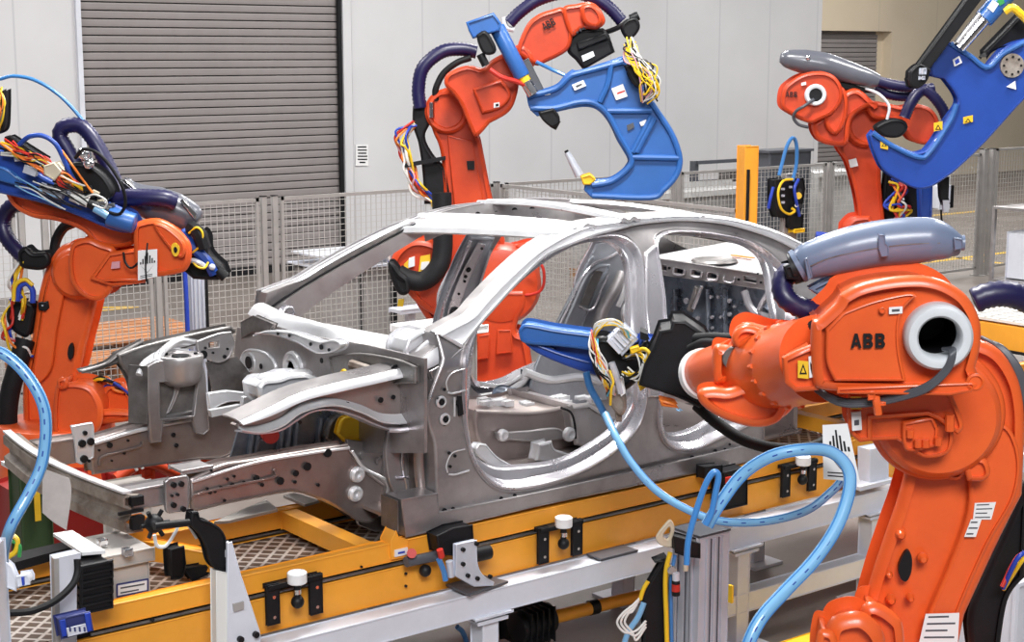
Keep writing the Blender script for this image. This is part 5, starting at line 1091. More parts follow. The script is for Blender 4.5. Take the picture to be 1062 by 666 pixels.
# ============ rear centre robot
C=camplane(490,200,12.2,0)
cb=C.hit(520,388); cb.z=ZF
R2=thing('welding_robot',cb,'orange robot behind the car, seen above its roof and through the windscreen opening','robot')
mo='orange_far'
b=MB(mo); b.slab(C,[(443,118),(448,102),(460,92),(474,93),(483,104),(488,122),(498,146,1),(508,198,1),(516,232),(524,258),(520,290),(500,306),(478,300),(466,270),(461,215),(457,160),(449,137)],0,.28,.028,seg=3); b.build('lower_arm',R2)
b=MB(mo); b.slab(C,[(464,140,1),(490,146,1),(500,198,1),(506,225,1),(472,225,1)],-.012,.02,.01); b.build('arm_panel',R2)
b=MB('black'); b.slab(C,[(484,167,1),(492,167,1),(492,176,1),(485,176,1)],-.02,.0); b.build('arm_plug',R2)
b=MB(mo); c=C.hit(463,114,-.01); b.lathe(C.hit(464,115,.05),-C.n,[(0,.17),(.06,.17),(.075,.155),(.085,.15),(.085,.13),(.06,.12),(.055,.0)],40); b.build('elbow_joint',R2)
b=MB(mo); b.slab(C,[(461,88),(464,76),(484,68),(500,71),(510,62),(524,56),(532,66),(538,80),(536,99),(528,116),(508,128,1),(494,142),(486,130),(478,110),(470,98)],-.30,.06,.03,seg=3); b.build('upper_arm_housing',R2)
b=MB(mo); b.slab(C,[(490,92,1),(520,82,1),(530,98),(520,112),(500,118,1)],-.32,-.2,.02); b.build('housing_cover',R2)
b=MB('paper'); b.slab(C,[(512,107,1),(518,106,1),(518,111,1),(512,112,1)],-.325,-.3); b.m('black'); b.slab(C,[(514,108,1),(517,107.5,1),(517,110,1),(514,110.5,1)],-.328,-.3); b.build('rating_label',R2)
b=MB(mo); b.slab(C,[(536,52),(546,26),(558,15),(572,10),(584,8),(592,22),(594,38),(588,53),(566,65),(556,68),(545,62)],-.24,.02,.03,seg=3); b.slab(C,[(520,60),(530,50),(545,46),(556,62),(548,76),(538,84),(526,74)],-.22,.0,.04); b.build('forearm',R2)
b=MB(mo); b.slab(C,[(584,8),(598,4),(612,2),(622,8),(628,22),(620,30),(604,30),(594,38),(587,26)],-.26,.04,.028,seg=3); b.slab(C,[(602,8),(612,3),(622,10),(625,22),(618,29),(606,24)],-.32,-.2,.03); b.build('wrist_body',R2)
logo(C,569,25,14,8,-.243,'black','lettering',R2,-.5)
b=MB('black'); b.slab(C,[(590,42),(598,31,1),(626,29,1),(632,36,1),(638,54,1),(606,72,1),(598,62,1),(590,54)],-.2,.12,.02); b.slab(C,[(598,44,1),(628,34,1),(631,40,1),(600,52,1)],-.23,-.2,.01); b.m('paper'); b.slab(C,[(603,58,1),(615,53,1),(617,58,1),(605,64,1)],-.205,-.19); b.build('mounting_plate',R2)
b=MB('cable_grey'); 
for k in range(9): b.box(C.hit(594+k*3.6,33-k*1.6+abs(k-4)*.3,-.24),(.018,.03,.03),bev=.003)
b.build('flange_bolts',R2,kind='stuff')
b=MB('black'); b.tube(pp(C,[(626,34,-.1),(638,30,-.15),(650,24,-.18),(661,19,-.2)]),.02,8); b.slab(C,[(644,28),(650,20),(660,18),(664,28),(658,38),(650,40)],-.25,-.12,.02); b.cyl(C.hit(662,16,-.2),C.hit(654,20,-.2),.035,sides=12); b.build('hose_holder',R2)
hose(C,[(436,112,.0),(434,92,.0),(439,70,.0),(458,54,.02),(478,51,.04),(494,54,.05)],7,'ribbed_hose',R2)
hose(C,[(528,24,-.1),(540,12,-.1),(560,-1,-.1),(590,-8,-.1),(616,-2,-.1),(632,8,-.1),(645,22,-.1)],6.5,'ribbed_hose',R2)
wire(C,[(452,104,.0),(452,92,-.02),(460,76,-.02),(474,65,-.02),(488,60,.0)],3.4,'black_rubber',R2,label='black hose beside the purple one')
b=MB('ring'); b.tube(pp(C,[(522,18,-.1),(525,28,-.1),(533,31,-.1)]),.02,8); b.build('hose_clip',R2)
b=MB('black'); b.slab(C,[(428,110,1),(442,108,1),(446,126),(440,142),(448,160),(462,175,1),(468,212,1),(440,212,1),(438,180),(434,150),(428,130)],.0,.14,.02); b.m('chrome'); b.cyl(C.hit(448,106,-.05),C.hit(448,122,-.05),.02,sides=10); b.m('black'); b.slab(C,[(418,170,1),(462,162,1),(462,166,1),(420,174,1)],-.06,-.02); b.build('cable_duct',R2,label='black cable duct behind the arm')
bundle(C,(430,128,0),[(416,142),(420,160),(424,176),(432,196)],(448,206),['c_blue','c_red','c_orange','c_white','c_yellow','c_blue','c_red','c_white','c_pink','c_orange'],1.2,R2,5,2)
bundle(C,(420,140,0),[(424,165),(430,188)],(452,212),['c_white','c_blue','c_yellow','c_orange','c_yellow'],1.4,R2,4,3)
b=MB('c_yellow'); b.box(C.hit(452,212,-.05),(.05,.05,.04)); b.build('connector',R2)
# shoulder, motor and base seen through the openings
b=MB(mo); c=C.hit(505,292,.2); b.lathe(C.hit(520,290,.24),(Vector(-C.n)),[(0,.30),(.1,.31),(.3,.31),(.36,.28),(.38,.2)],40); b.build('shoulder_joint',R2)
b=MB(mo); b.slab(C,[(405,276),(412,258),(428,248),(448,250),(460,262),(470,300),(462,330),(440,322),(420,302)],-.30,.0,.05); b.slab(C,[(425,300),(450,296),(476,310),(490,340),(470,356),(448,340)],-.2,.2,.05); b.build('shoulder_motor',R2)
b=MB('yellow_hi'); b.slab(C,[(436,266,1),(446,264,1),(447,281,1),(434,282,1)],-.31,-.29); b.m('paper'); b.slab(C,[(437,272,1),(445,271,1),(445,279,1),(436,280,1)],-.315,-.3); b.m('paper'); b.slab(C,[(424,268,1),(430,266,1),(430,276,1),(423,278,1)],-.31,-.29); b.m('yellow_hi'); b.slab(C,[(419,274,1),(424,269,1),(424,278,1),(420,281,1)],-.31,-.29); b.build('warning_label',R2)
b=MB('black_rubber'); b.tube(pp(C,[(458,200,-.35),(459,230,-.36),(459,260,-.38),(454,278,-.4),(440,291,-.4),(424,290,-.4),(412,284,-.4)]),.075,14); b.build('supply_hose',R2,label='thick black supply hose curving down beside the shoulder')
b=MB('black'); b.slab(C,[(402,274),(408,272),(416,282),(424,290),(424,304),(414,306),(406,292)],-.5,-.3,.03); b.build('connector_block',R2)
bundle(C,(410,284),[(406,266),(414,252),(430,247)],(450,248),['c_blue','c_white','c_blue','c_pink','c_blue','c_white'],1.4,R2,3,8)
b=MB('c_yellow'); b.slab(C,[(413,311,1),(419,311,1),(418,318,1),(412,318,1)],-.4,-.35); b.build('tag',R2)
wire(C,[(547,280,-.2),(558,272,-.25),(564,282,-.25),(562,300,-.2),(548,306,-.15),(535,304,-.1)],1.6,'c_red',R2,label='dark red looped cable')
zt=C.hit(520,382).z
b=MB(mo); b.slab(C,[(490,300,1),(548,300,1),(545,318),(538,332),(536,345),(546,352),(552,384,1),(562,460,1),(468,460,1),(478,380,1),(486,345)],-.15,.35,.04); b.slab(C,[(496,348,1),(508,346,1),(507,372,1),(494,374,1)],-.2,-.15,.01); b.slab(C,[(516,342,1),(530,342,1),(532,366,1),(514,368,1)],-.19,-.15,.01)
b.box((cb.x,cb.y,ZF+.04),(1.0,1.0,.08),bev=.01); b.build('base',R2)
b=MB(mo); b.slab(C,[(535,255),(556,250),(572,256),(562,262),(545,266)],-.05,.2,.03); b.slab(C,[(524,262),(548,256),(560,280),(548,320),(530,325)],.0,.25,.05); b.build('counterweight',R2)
# centre gun
G2P=camplane(620,120,11.75,0)
GC=thing('spot_welding_gun',G2P.hit(640,130,.1),'large pale blue C-shaped weld gun held above the car roof against the white wall','welding gun')
OUT=[(546,98,1),(562,93),(578,87),(586,78),(594,72,1),(604,72),(647,58,1),(652,70),(668,93),(680,111),(697,135),(704,152),(707,169),(703,184),(690,198),(678,206),(664,208,1),(613,205,1),(606,198,1),(608,190,1),(614,187),(632,185),(644,178),(651,170),(651,164),(641,147),(634,132),(626,120),(617,113),(606,111),(592,113),(575,117,1),(557,121,1),(549,112)]
b=MB('blue_light'); b.slab(G2P,OUT,-.02,.10,.012,n=6); b.build('c_frame',GC,label='ribbed blue C-frame')
b=MB('blue_light')
RB=[[(652,72),(668,95),(680,113),(695,136),(703,155),(705,170),(700,184),(688,197),(674,205),(614,203)],[(548,100),(576,92),(590,80),(600,76),(646,64)],[(550,112),(575,112),(600,106),(616,107),(630,118),(642,140),(655,164),(650,176),(634,188),(614,192)],[(634,66),(630,88),(622,106)],[(630,115),(676,115)],[(679,122),(660,158)],[(656,163),(704,164)],[(656,158),(676,120)]]
for L in RB: b.tube([G2P.hit(x,y,-.025) for x,y in L],.022,8,5)
b.build('stiffening_rib',GC)
def lab(P,L,off,parent,marks=(),m='paper'):
    b=MB(m); b.slab(P,[(x,y,1) for x,y in L],off,off+.01)
    for mm,K in marks: b.m(mm); b.slab(P,[(x,y,1) for x,y in K],off-.002,off)
    return b.build('printed_label',parent)
lab(G2P,[(634,92),(646,87),(651,100),(639,104)],-.03,GC,[('c_red',[(640,96),(648,93.5),(648,95),(640,98)])])
lab(G2P,[(593,88),(605,83),(608,89),(596,94)],-.03,GC,[('cable_grey',[(597,89),(603,86.5),(604,88),(598,91)])]); lab(G2P,[(663,127),(670,124),(672,128),(665,131)],-.03,GC)
lab(G2P,[(564,95),(570,93),(571,98),(565,99)],-.03,GC,[('blue',[(566,95.5),(569,94.8),(569.5,97),(566.5,97.8)])]); lab(G2P,[(650,130),(657,127),(658,132),(651,136)],-.024,GC,m='cable_grey')
b=MB('blue_light'); b.cyl(G2P.hit(515,28,-.08),G2P.hit(542,80,-.08),.058,sides=24,bev=.01); b.slab(G2P,[(483,23,1),(512,13,1),(520,24,1),(518,32,1),(490,40,1),(486,32,1)],-.18,.02,.015); b.build('actuator',GC,label='blue actuator cylinder')
b=MB('chrome'); b.cyl(G2P.hit(541,78,-.08),G2P.hit(553,98,-.08),.042,sides=20); b.m('c_yellow'); b.cyl(G2P.hit(542,80,-.08),G2P.hit(545,85,-.08),.045,sides=20); b.build('actuator_rod',GC)
b=MB('cable_grey'); b.slab(G2P,[(541,64,1),(548,60,1),(564,92,1),(558,96,1)],.0,.06,.005); b.build('guide_rod',GC); b=MB('black'); b.slab(G2P,[(494,36,1),(504,32),(514,48),(512,56),(502,56),(496,46)],-.2,-.05,.02); b.cyl(G2P.hit(498,56,-.15),G2P.hit(504,68,-.15),.03,sides=12); b.build('actuator_motor',GC)
b=MB('black'); b.slab(G2P,[(558,116,1),(574,112,1),(580,120),(580,128),(572,132),(562,124)],-.10,.06,.015); b.cyl(G2P.hit(578,124,-.02),G2P.hit(573,133,-.02),.03,sides=12); b.build('upper_electrode',GC)
b=MB('alu'); b.cyl(G2P.hit(588,158,.03),G2P.hit(601,182,.03),.022,.034,sides=16); b.m('black'); b.cyl(G2P.hit(587,156,.03),G2P.hit(589,160,.03),.016,sides=12); b.m('yellow_hi'); b.slab(G2P,[(602,183,1),(612,180,1),(618,186),(612,192,1),(605,192,1)],-.04,.08,.012); b.build('lower_electrode',GC)
b=MB('hose_blue'); b.tube(pp(G2P,[(556,64,.1),(572,72,.12),(590,80,.1)]),.014,8); b.m('c_red'); b.tube(pp(G2P,[(508,72,-.15),(520,80,-.15),(534,84,-.12),(545,88,-.1)]),.018,8); b.build('hose',GC)
b=MB('black'); b.slab(G2P,[(648,68,1),(660,66),(670,82,1),(664,92),(655,84)],-.14,.0,.015); b.build('terminal_box',GC)
rr=random.Random(21)
for k in range(22):
    c=['c_yellow','black','c_white','c_yellow','steel_dark','c_yellow','c_pink','black'][k%8]; x=656+rr.uniform(-8,8)
    wire(G2P,[(652+rr.uniform(-5,8),44+rr.uniform(-6,6),-.10),(x,58+rr.uniform(-6,6),-.2),(668+rr.uniform(-10,14),72+rr.uniform(-8,8),-.22),(674+rr.uniform(-10,12),88+rr.uniform(-8,8),-.2),(672+rr.uniform(-8,10),102+rr.uniform(-5,6),-.12)],.9,c,GC)
# ============ right rear robot
D=camplane(880,120,12.8,4)
db=D.hit(900,240,.15); db.z=ZF
R3=thing('welding_robot',db,'orange robot at upper right with dark grey hose cover, holding a deep blue gun','robot')
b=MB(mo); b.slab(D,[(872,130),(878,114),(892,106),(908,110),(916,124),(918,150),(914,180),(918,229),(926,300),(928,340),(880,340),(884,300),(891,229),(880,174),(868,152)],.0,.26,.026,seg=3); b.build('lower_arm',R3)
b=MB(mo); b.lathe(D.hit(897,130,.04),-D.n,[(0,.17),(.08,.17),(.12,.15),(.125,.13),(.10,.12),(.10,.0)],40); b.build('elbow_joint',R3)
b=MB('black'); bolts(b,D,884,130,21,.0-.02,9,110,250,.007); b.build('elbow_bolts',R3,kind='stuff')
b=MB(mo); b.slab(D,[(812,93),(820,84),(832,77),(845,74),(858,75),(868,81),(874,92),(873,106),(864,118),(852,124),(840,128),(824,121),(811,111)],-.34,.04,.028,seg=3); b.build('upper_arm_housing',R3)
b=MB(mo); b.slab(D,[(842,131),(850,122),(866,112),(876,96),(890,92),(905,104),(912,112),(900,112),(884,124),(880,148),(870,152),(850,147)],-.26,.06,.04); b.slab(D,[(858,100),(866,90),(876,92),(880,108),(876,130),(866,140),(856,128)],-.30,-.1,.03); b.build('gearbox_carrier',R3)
rc=D.hit(845.7,98.5,-.34); b=MB('ring'); b.lathe(rc,-D.n,[(-.04,.050),(.025,.052),(.03,.06),(.03,.075),(.022,.083),(0,.086),(-.01,.05)],40); b.build('cable_ring',R3); b=MB('black'); b.cyl(rc-D.n*.012,rc,.052,sides=24); b.build('ring_opening',R3)  # black disc paints the ring's inside as shaded
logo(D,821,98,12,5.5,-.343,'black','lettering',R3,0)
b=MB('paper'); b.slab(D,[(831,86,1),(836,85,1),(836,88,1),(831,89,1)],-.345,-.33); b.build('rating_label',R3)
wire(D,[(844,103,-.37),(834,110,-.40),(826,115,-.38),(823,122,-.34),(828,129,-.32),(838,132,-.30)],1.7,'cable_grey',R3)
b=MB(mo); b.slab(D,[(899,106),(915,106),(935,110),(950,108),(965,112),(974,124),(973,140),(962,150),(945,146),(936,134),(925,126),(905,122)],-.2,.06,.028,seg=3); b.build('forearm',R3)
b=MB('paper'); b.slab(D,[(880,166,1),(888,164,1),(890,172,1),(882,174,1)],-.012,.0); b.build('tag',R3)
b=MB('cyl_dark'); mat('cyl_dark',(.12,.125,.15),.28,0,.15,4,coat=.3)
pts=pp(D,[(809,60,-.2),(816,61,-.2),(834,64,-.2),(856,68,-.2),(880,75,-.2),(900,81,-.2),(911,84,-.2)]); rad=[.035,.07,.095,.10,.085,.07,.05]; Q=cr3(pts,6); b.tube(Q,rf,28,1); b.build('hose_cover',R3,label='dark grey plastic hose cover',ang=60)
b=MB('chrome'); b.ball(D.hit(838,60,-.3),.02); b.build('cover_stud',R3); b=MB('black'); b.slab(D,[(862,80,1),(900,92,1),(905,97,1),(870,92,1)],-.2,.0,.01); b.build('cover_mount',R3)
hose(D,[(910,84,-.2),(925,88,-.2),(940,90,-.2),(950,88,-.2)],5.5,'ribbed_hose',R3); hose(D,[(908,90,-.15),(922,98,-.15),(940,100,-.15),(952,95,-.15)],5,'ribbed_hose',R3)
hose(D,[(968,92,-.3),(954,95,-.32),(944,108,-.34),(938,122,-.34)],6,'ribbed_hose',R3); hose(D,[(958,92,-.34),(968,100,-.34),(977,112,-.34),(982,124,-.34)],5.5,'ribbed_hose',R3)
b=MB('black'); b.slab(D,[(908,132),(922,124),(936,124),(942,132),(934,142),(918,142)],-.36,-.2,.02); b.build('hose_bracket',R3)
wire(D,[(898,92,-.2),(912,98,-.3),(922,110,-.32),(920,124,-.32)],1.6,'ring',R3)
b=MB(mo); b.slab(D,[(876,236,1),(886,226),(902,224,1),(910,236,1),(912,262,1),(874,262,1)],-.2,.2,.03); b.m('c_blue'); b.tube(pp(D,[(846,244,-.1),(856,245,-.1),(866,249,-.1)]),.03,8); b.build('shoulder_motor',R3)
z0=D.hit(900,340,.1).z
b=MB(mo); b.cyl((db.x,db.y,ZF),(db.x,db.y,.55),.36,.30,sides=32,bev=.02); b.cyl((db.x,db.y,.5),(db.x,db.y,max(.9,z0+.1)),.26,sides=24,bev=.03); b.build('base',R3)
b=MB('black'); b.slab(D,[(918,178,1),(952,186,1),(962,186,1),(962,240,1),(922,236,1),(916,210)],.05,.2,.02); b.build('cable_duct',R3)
bundle(D,(924,188),[(934,198),(926,210),(938,218)],(928,230),['c_blue','c_red','c_yellow','c_blue','c_red','c_orange','c_yellow','c_white'],1.5,R3,7,6)
b=MB('blue'); b.slab(D,[(953,180,1),(968,180,1),(967,240,1),(955,240,1)],-.2,-.05,.02); b.m('black'); b.slab(D,[(974,186,1),(985,183,1),(984,205,1),(986,212,1),(978,214,1),(975,205,1)],-.3,-.2,.01); b.m('frame_white'); b.slab(D,[(978,208,1),(985,208,1),(984,220,1),(979,220,1)],-.32,-.25); b.build('supply_manifold',R3)
# right gun
EP=camplane(990,120,12.1,0)
GR=thing('spot_welding_gun',EP.hit(990,130,.1),'deep blue weld gun at the top right corner, pointing up out of the photo','welding gun')
OUT=[(902,141,1),(907,135,1),(922,146),(936,153),(950,158),(960,156,1),(968,146),(982,124),(993,108),(991,97),(980,82,1),(967,79,1),(964,66,1),(985,43,1),(1004,54),(1014,62),(1024,68),(1030,62),(1040,51),(1052,44),(1066,40),(1080,36,1),(1090,80,1),(1062,104),(1023,147),(996,173),(982,184),(966,194),(952,196),(939,191),(918,178),(908,160)]
b=MB('blue'); b.slab(EP,OUT,-.03,.12,.015); b.build('c_frame',GR,label='deep blue C-frame')
b=MB('blue_light'); b.tube(pp(EP,[(905,138,-.03),(925,151,-.03),(952,163,-.03),(964,158,-.03),(985,126,-.03),(992,108,-.03)]),.02,8); b.tube(pp(EP,[(986,45,-.03),(1006,58,-.03),(1024,70,-.03),(1040,56,-.03),(1062,44,-.03)]),.02,8); b.build('stiffening_rib',GR)
b=MB('steel_rust'); c=EP.hit(1050,68,-.04); b.cyl(c,c+EP.n*.05,.09,sides=28); b.m('black'); 
for k in range(8): q=c+EP.u*(.065*math.cos(k*PI/4))+EP.v*(.065*math.sin(k*PI/4)); b.cyl(q-EP.n*.01,q,.009,sides=8)
b.build('pivot_disc',GR,label='rusty round pivot')
warn(EP,1004,125,10,7,-.034,GR,2); warn(EP,917,150,8,7,-.034,GR,-2); warn(EP,973,132,9,9,-.034,GR,2)
lab(EP,[(988,62),(995,58),(998,65),(990,69)],-.034,GR,[('c_blue',[(990,63),(994,60.5),(995.5,64.5),(991.5,67)])]); lab(EP,[(969,146),(984,130),(985,131.5),(970,148)],-.034,GR); lab(EP,[(1044,90),(1053,84),(1054,93)],-.034,GR)
b=MB('black'); b.slab(EP,[(942,82,1),(1008,-8,1),(1024,-8,1),(952,86,1),(964,74,1),(950,92,1),(944,90,1)],-.16,-.02,.01); b.slab(EP,[(1023,52,1),(1062,12,1),(1080,14,1),(1070,42),(1034,52),(1024,62,1)],.1,.3,.02); b.slab(EP,[(944,74,1),(954,66),(966,72,1),(962,84),(952,92),(944,88)],-.2,-.04,.015); b.build('guide_rail',GR,label='black guide rail and motor')
b=MB('chrome'); b.cyl(EP.hit(994,50,-.06),EP.hit(1022,18,-.06),.05,sides=20); b.m('steel_bright'); b.cyl(EP.hit(992,44,-.1),EP.hit(1016,14,-.1),.02,sides=12); b.build('actuator_rod',GR)
b=MB('blue_light'); b.cyl(EP.hit(1020,20,-.06),EP.hit(1052,-16,-.06),.075,sides=24); b.m('paper'); b.slab(EP,[(1024,8,1),(1030,0,1),(1036,4,1),(1030,13,1)],-.14,-.12); b.m('c_green'); b.slab(EP,[(1034,1,1),(1040,-3,1),(1042,3,1),(1037,6,1)],-.14,-.12); b.build('actuator',GR)
b=MB('c_yellow'); b.tube(pp(EP,[(1042,12,-.1),(1050,8,-.12),(1058,14,-.12),(1066,22,-.1)]),.03,8); b.build('hose',GR)
b=MB('alu'); b.box(EP.hit(957,74,-.2),(.05,.04,.05),bev=.008); b.box(EP.hit(956,81,-.2),(.04,.04,.03),bev=.006); b.build('hose_fitting',GR)
# ============ left robot
Lp=camplane(80,330,8.9,0)
lb_=Lp.hit(60,470); lb_.z=ZF
R4=thing('welding_robot',lb_,'orange robot at the left edge behind the car front, cables piled on its arm','robot')
b=MB('orange'); b.slab(Lp,[(52,268),(62,256),(76,252),(90,262),(99,290),(99,310),(95,330),(88,358),(82,384),(76,400),(74,430),(76,460),(70,500),(26,500),(24,460),(22,410),(25,385),(32,350),(38,310),(45,282)],.0,.26,.035,seg=4); b.build('lower_arm',R4)
b=MB('orange'); b.slab(Lp,[(56,272),(68,262),(70,285),(66,305),(58,345),(52,385),(34,400),(34,380),(42,330),(48,295)],-.012,.02,.01); b.build('arm_rib',R4)
b=MB('black'); b.slab(Lp,[(39,314,1),(49,313,1),(50,320,1),(47,323,1),(40,322,1)],-.03,.0,.005); b.m('chrome'); b.cyl(Lp.hit(44,317,-.04),Lp.hit(44,317,-.02),.006,sides=8); b.build('arm_plug',R4)
b=MB('black'); b.slab(Lp,[(71,360),(74,356),(76,362),(75,371),(72,373),(70,368)],-.006,.02); b.build('arm_slot',R4)
b=MB('orange'); b.slab(Lp,[(56,404),(64,398),(80,397),(94,402),(103,415),(106,430),(102,446),(88,456),(60,458),(54,440)],-.28,.0,.026,seg=3); b.slab(Lp,[(58,396),(62,392),(68,392),(71,398),(68,404),(60,404)],-.3,-.1,.02)
b.slab(Lp,[(94,428),(120,425),(140,428),(140,436),(118,440),(96,440)],-.2,.0,.03); b.slab(Lp,[(106,404),(122,396),(136,408),(138,426),(118,432),(104,424)],-.05,.1,.03); b.build('shoulder_motor',R4)
b=MB('orange'); b.cyl((lb_.x,lb_.y,ZF),(lb_.x,lb_.y,.5),.38,.32,sides=32,bev=.02); c=Lp.hit(55,460,.12); b.cyl((c.x,c.y,.45),(c.x,c.y,c.z+.05),.27,sides=28,bev=.03); b.build('base',R4)
b=MB('orange'); b.lathe(Lp.hit(84,282,.04),-Lp.n,[(0,.15),(.06,.15),(.09,.135),(.10,.12),(.12,.115),(.13,.0)],40); b.build('elbow_joint',R4)
b=MB('orange'); b.slab(Lp,[(72,256),(80,249),(92,247),(104,252),(118,258),(120,276),(116,300),(104,312),(88,310),(74,296),(70,275)],-.26,.04,.026,seg=3); b.build('gearbox_carrier',R4)
b=MB('orange'); b.slab(Lp,[(92,290,1),(112,262,1),(140,258),(150,262,1),(150,294,1),(116,298,1)],-.28,-.05,.02); b.slab(Lp,[(108,289,1),(142,289,1),(142,292,1),(108,292,1)],-.30,-.27,.004); b.m('c_pink'); b.slab(Lp,[(116,272,1),(124,271,1),(124,278,1),(115,279,1)],-.29,-.27); b.build('forearm_box',R4)
b=MB('orange'); b.slab(Lp,[(138,236),(146,229),(164,227),(182,236),(195,250),(198,262),(195,277),(186,284),(160,288),(142,286),(138,262)],-.34,.02,.028,seg=3); b.build('upper_arm_housing',R4)
b=MB('orange'); b.slab(Lp,[(158,232),(172,234),(190,250),(192,262),(186,268),(170,252)],-.36,-.3,.015); b.m('yellow_hi'); b.slab(Lp,[(178,254),(182,252),(186,257),(185,264),(181,266),(178,261)],-.365,-.35); b.m('black'); b.slab(Lp,[(180,258),(182,256),(184,259),(183,262),(181,262)],-.367,-.35); b.build('housing_cover',R4)
b=MB('orange'); b.slab(Lp,[(4,196),(22,200),(46,210),(78,220),(112,230),(136,234),(140,252),(120,258),(98,254),(84,240),(58,230),(32,226),(12,214)],-.22,.04,.028,seg=3); b.build('forearm',R4)
forklogo(Lp,[(143,260),(163,258.5),(163,287),(143,291)],-.37,R4)
wire(Lp,[(153,252,-.38),(152,262,-.39),(151,278,-.39),(152,292,-.38)],.9,'black',R4)
wire(Lp,[(128,262,-.30),(130,272,-.33),(136,278,-.34),(144,272,-.36)],1.2,'black',R4)
b=MB('cyl_dark'); pts=pp(Lp,[(128,194,-.1),(144,205,-.1),(162,212,-.1),(182,218,-.1),(198,226,-.1),(204,231,-.1)]); rad=[.05,.08,.10,.095,.08,.05]; Q=cr3(pts,6); b.tube(Q,rf,28,1); b.build('hose_cover',R4,label='grey plastic hose cover',ang=60)
b=MB('chrome'); b.slab(Lp,[(124,186,1),(130,186,1),(150,204,1),(146,206,1)],-.2,-.1,.004); b.slab(Lp,[(186,208,1),(190,206,1),(204,222,1),(202,228,1)],-.2,-.12,.004); b.build('cover_trim',R4)
hose(Lp,[(112,210,-.22),(130,205,-.22),(150,205,-.24),(170,206,-.24),(182,210,-.22)],9,'ribbed_hose',R4)
hose(Lp,[(80,172,-.1),(70,155,-.1),(62,140,-.1),(68,131,-.1),(84,131,-.1),(97,145,-.12),(110,168,-.14),(118,186,-.16),(124,204,-.2)],8,'ribbed_hose',R4)
hose(Lp,[(30,210,.05),(18,211,.05),(8,218,.05),(3,232,.05),(8,248,.03),(20,262,.0),(26,268,.0)],8,'ribbed_hose',R4)
b=MB('black'); b.slab(Lp,[(18,262),(26,256),(34,262),(48,262),(52,272),(44,280),(30,280),(20,276)],-.08,.06,.02); b.tube(pp(Lp,[(56,268,.1),(58,250,.1),(66,236,.1),(76,231,.1)]),.03,8); b.build('hose_bracket',R4)
b=MB('black'); b.slab(Lp,[(188,280,1),(196,268,1),(206,240),(214,246),(216,262),(230,276,1),(234,286,1),(226,291),(200,290,1)],-.2,.0,.02); b.m('blue'); b.tube(pp(Lp,[(188,240,-.2),(200,256,-.22),(214,270,-.22),(222,284,-.2)]),.03,8); b.m('black_rubber'); b.tube(pp(Lp,[(198,236,-.2),(206,242,-.24),(212,258,-.24)]),.04,8); b.cyl(Lp.hit(226,280,-.2),Lp.hit(234,288,-.2),.03,sides=10); b.m('frame_white'); b.ball(Lp.hit(220,277,-.25),.018); b.m('alu'); b.tube(pp(Lp,[(199,270,-.25),(206,272,-.26),(213,277,-.25)]),.015,8); b.build('wrist_motor',R4,label='black motors and fittings behind the housing')
wire(Lp,[(196,242,-.25),(204,236,-.27),(210,242,-.27),(208,254,-.27),(200,262,-.25)],1.2,'c_yellow',R4); wire(Lp,[(198,268,-.25),(204,276,-.27),(212,278,-.27),(216,272,-.25)],1.2,'c_yellow',R4)
b=MB('black_rubber'); b.tube(pp(Lp,[(26,352,-.02),(18,380,-.05),(10,410,-.06),(8,440,-.05),(14,462,-.02),(24,475,.02)]),.055,12); b.build('supply_hose',R4,label='thick black hose at the back of the arm')
bundle(Lp,(28,262),[(14,290),(20,306),(28,312)],(22,330),['c_red','c_white','c_yellow','c_blue','c_white','c_yellow','c_orange'],1.4,R4,5,12)
bundle(Lp,(14,312),[(10,330),(8,350),(20,358)],(32,368),['c_red','c_yellow','c_white','c_red','c_blue','c_orange','c_yellow','c_pink'],1.3,R4,6,13)
b=MB('black'); b.slab(Lp,[(8,318),(20,312),(34,316),(34,330),(28,350),(14,345),(6,332)],-.04,.08,.02); b.build('connector_block',R4)
hose(Lp,[(18,312,-.1),(20,298,-.1),(28,294,-.1),(34,302,-.1),(34,314,-.1)],3,'cable_loop',R4,'c_blue',rib=False); wire(Lp,[(14,312,-.12),(16,296,-.12),(26,290,-.12),(34,296,-.12)],2.2,'c_yellow',R4)
bundle(Lp,(92,398),[(106,396),(122,402)],(134,410),['c_blue','c_yellow','black','c_blue','black','c_orange'],1.8,R4,4,14)
# left gun
FP_=camplane(60,190,8.45,0)
GL=thing('spot_welding_gun',FP_.hit(60,200,.1),'blue weld gun covered in orange and black cables at the upper left edge','welding gun')
b=MB('blue'); b.slab(FP_,[(-14,148,1),(0,156),(20,164),(38,178),(60,190),(90,202),(118,212),(136,222),(142,236),(132,242),(112,238),(84,226),(52,214),(22,206),(-14,198,1)],-.02,.14,.02); b.build('gun_body',GL)
b=MB('blue_light'); b.slab(FP_,[(-14,172,1),(4,174),(20,186),(16,192),(-14,184,1)],-.05,-.0,.01); b.build('side_cover',GL); b=MB('blue_light'); b.cyl(FP_.hit(112,224,-.05),FP_.hit(140,232,-.05),.055,sides=20,bev=.01); b.build('actuator',GL)
b=MB('alu'); b.cyl(FP_.hit(42,194,-.06),FP_.hit(66,203,-.06),.028,sides=14); b.m('c_white'); b.cyl(FP_.hit(74,203,-.08),FP_.hit(92,210,-.08),.03,sides=14); b.m('black'); b.cyl(FP_.hit(92,210,-.08),FP_.hit(112,220,-.08),.028,sides=12); b.m('hose_light'); b.cyl(FP_.hit(98,216,-.1),FP_.hit(112,224,-.1),.022,sides=12); b.build('cylinder',GL)
b=MB('wood_tan'); mat('wood_tan',(.62,.55,.42),.5); b.slab(FP_,[(45,172,1),(56,168,1),(64,178,1),(56,188,1),(45,181,1)],-.16,-.04,.008); b.build('valve_box',GL,label='pale tan valve box')
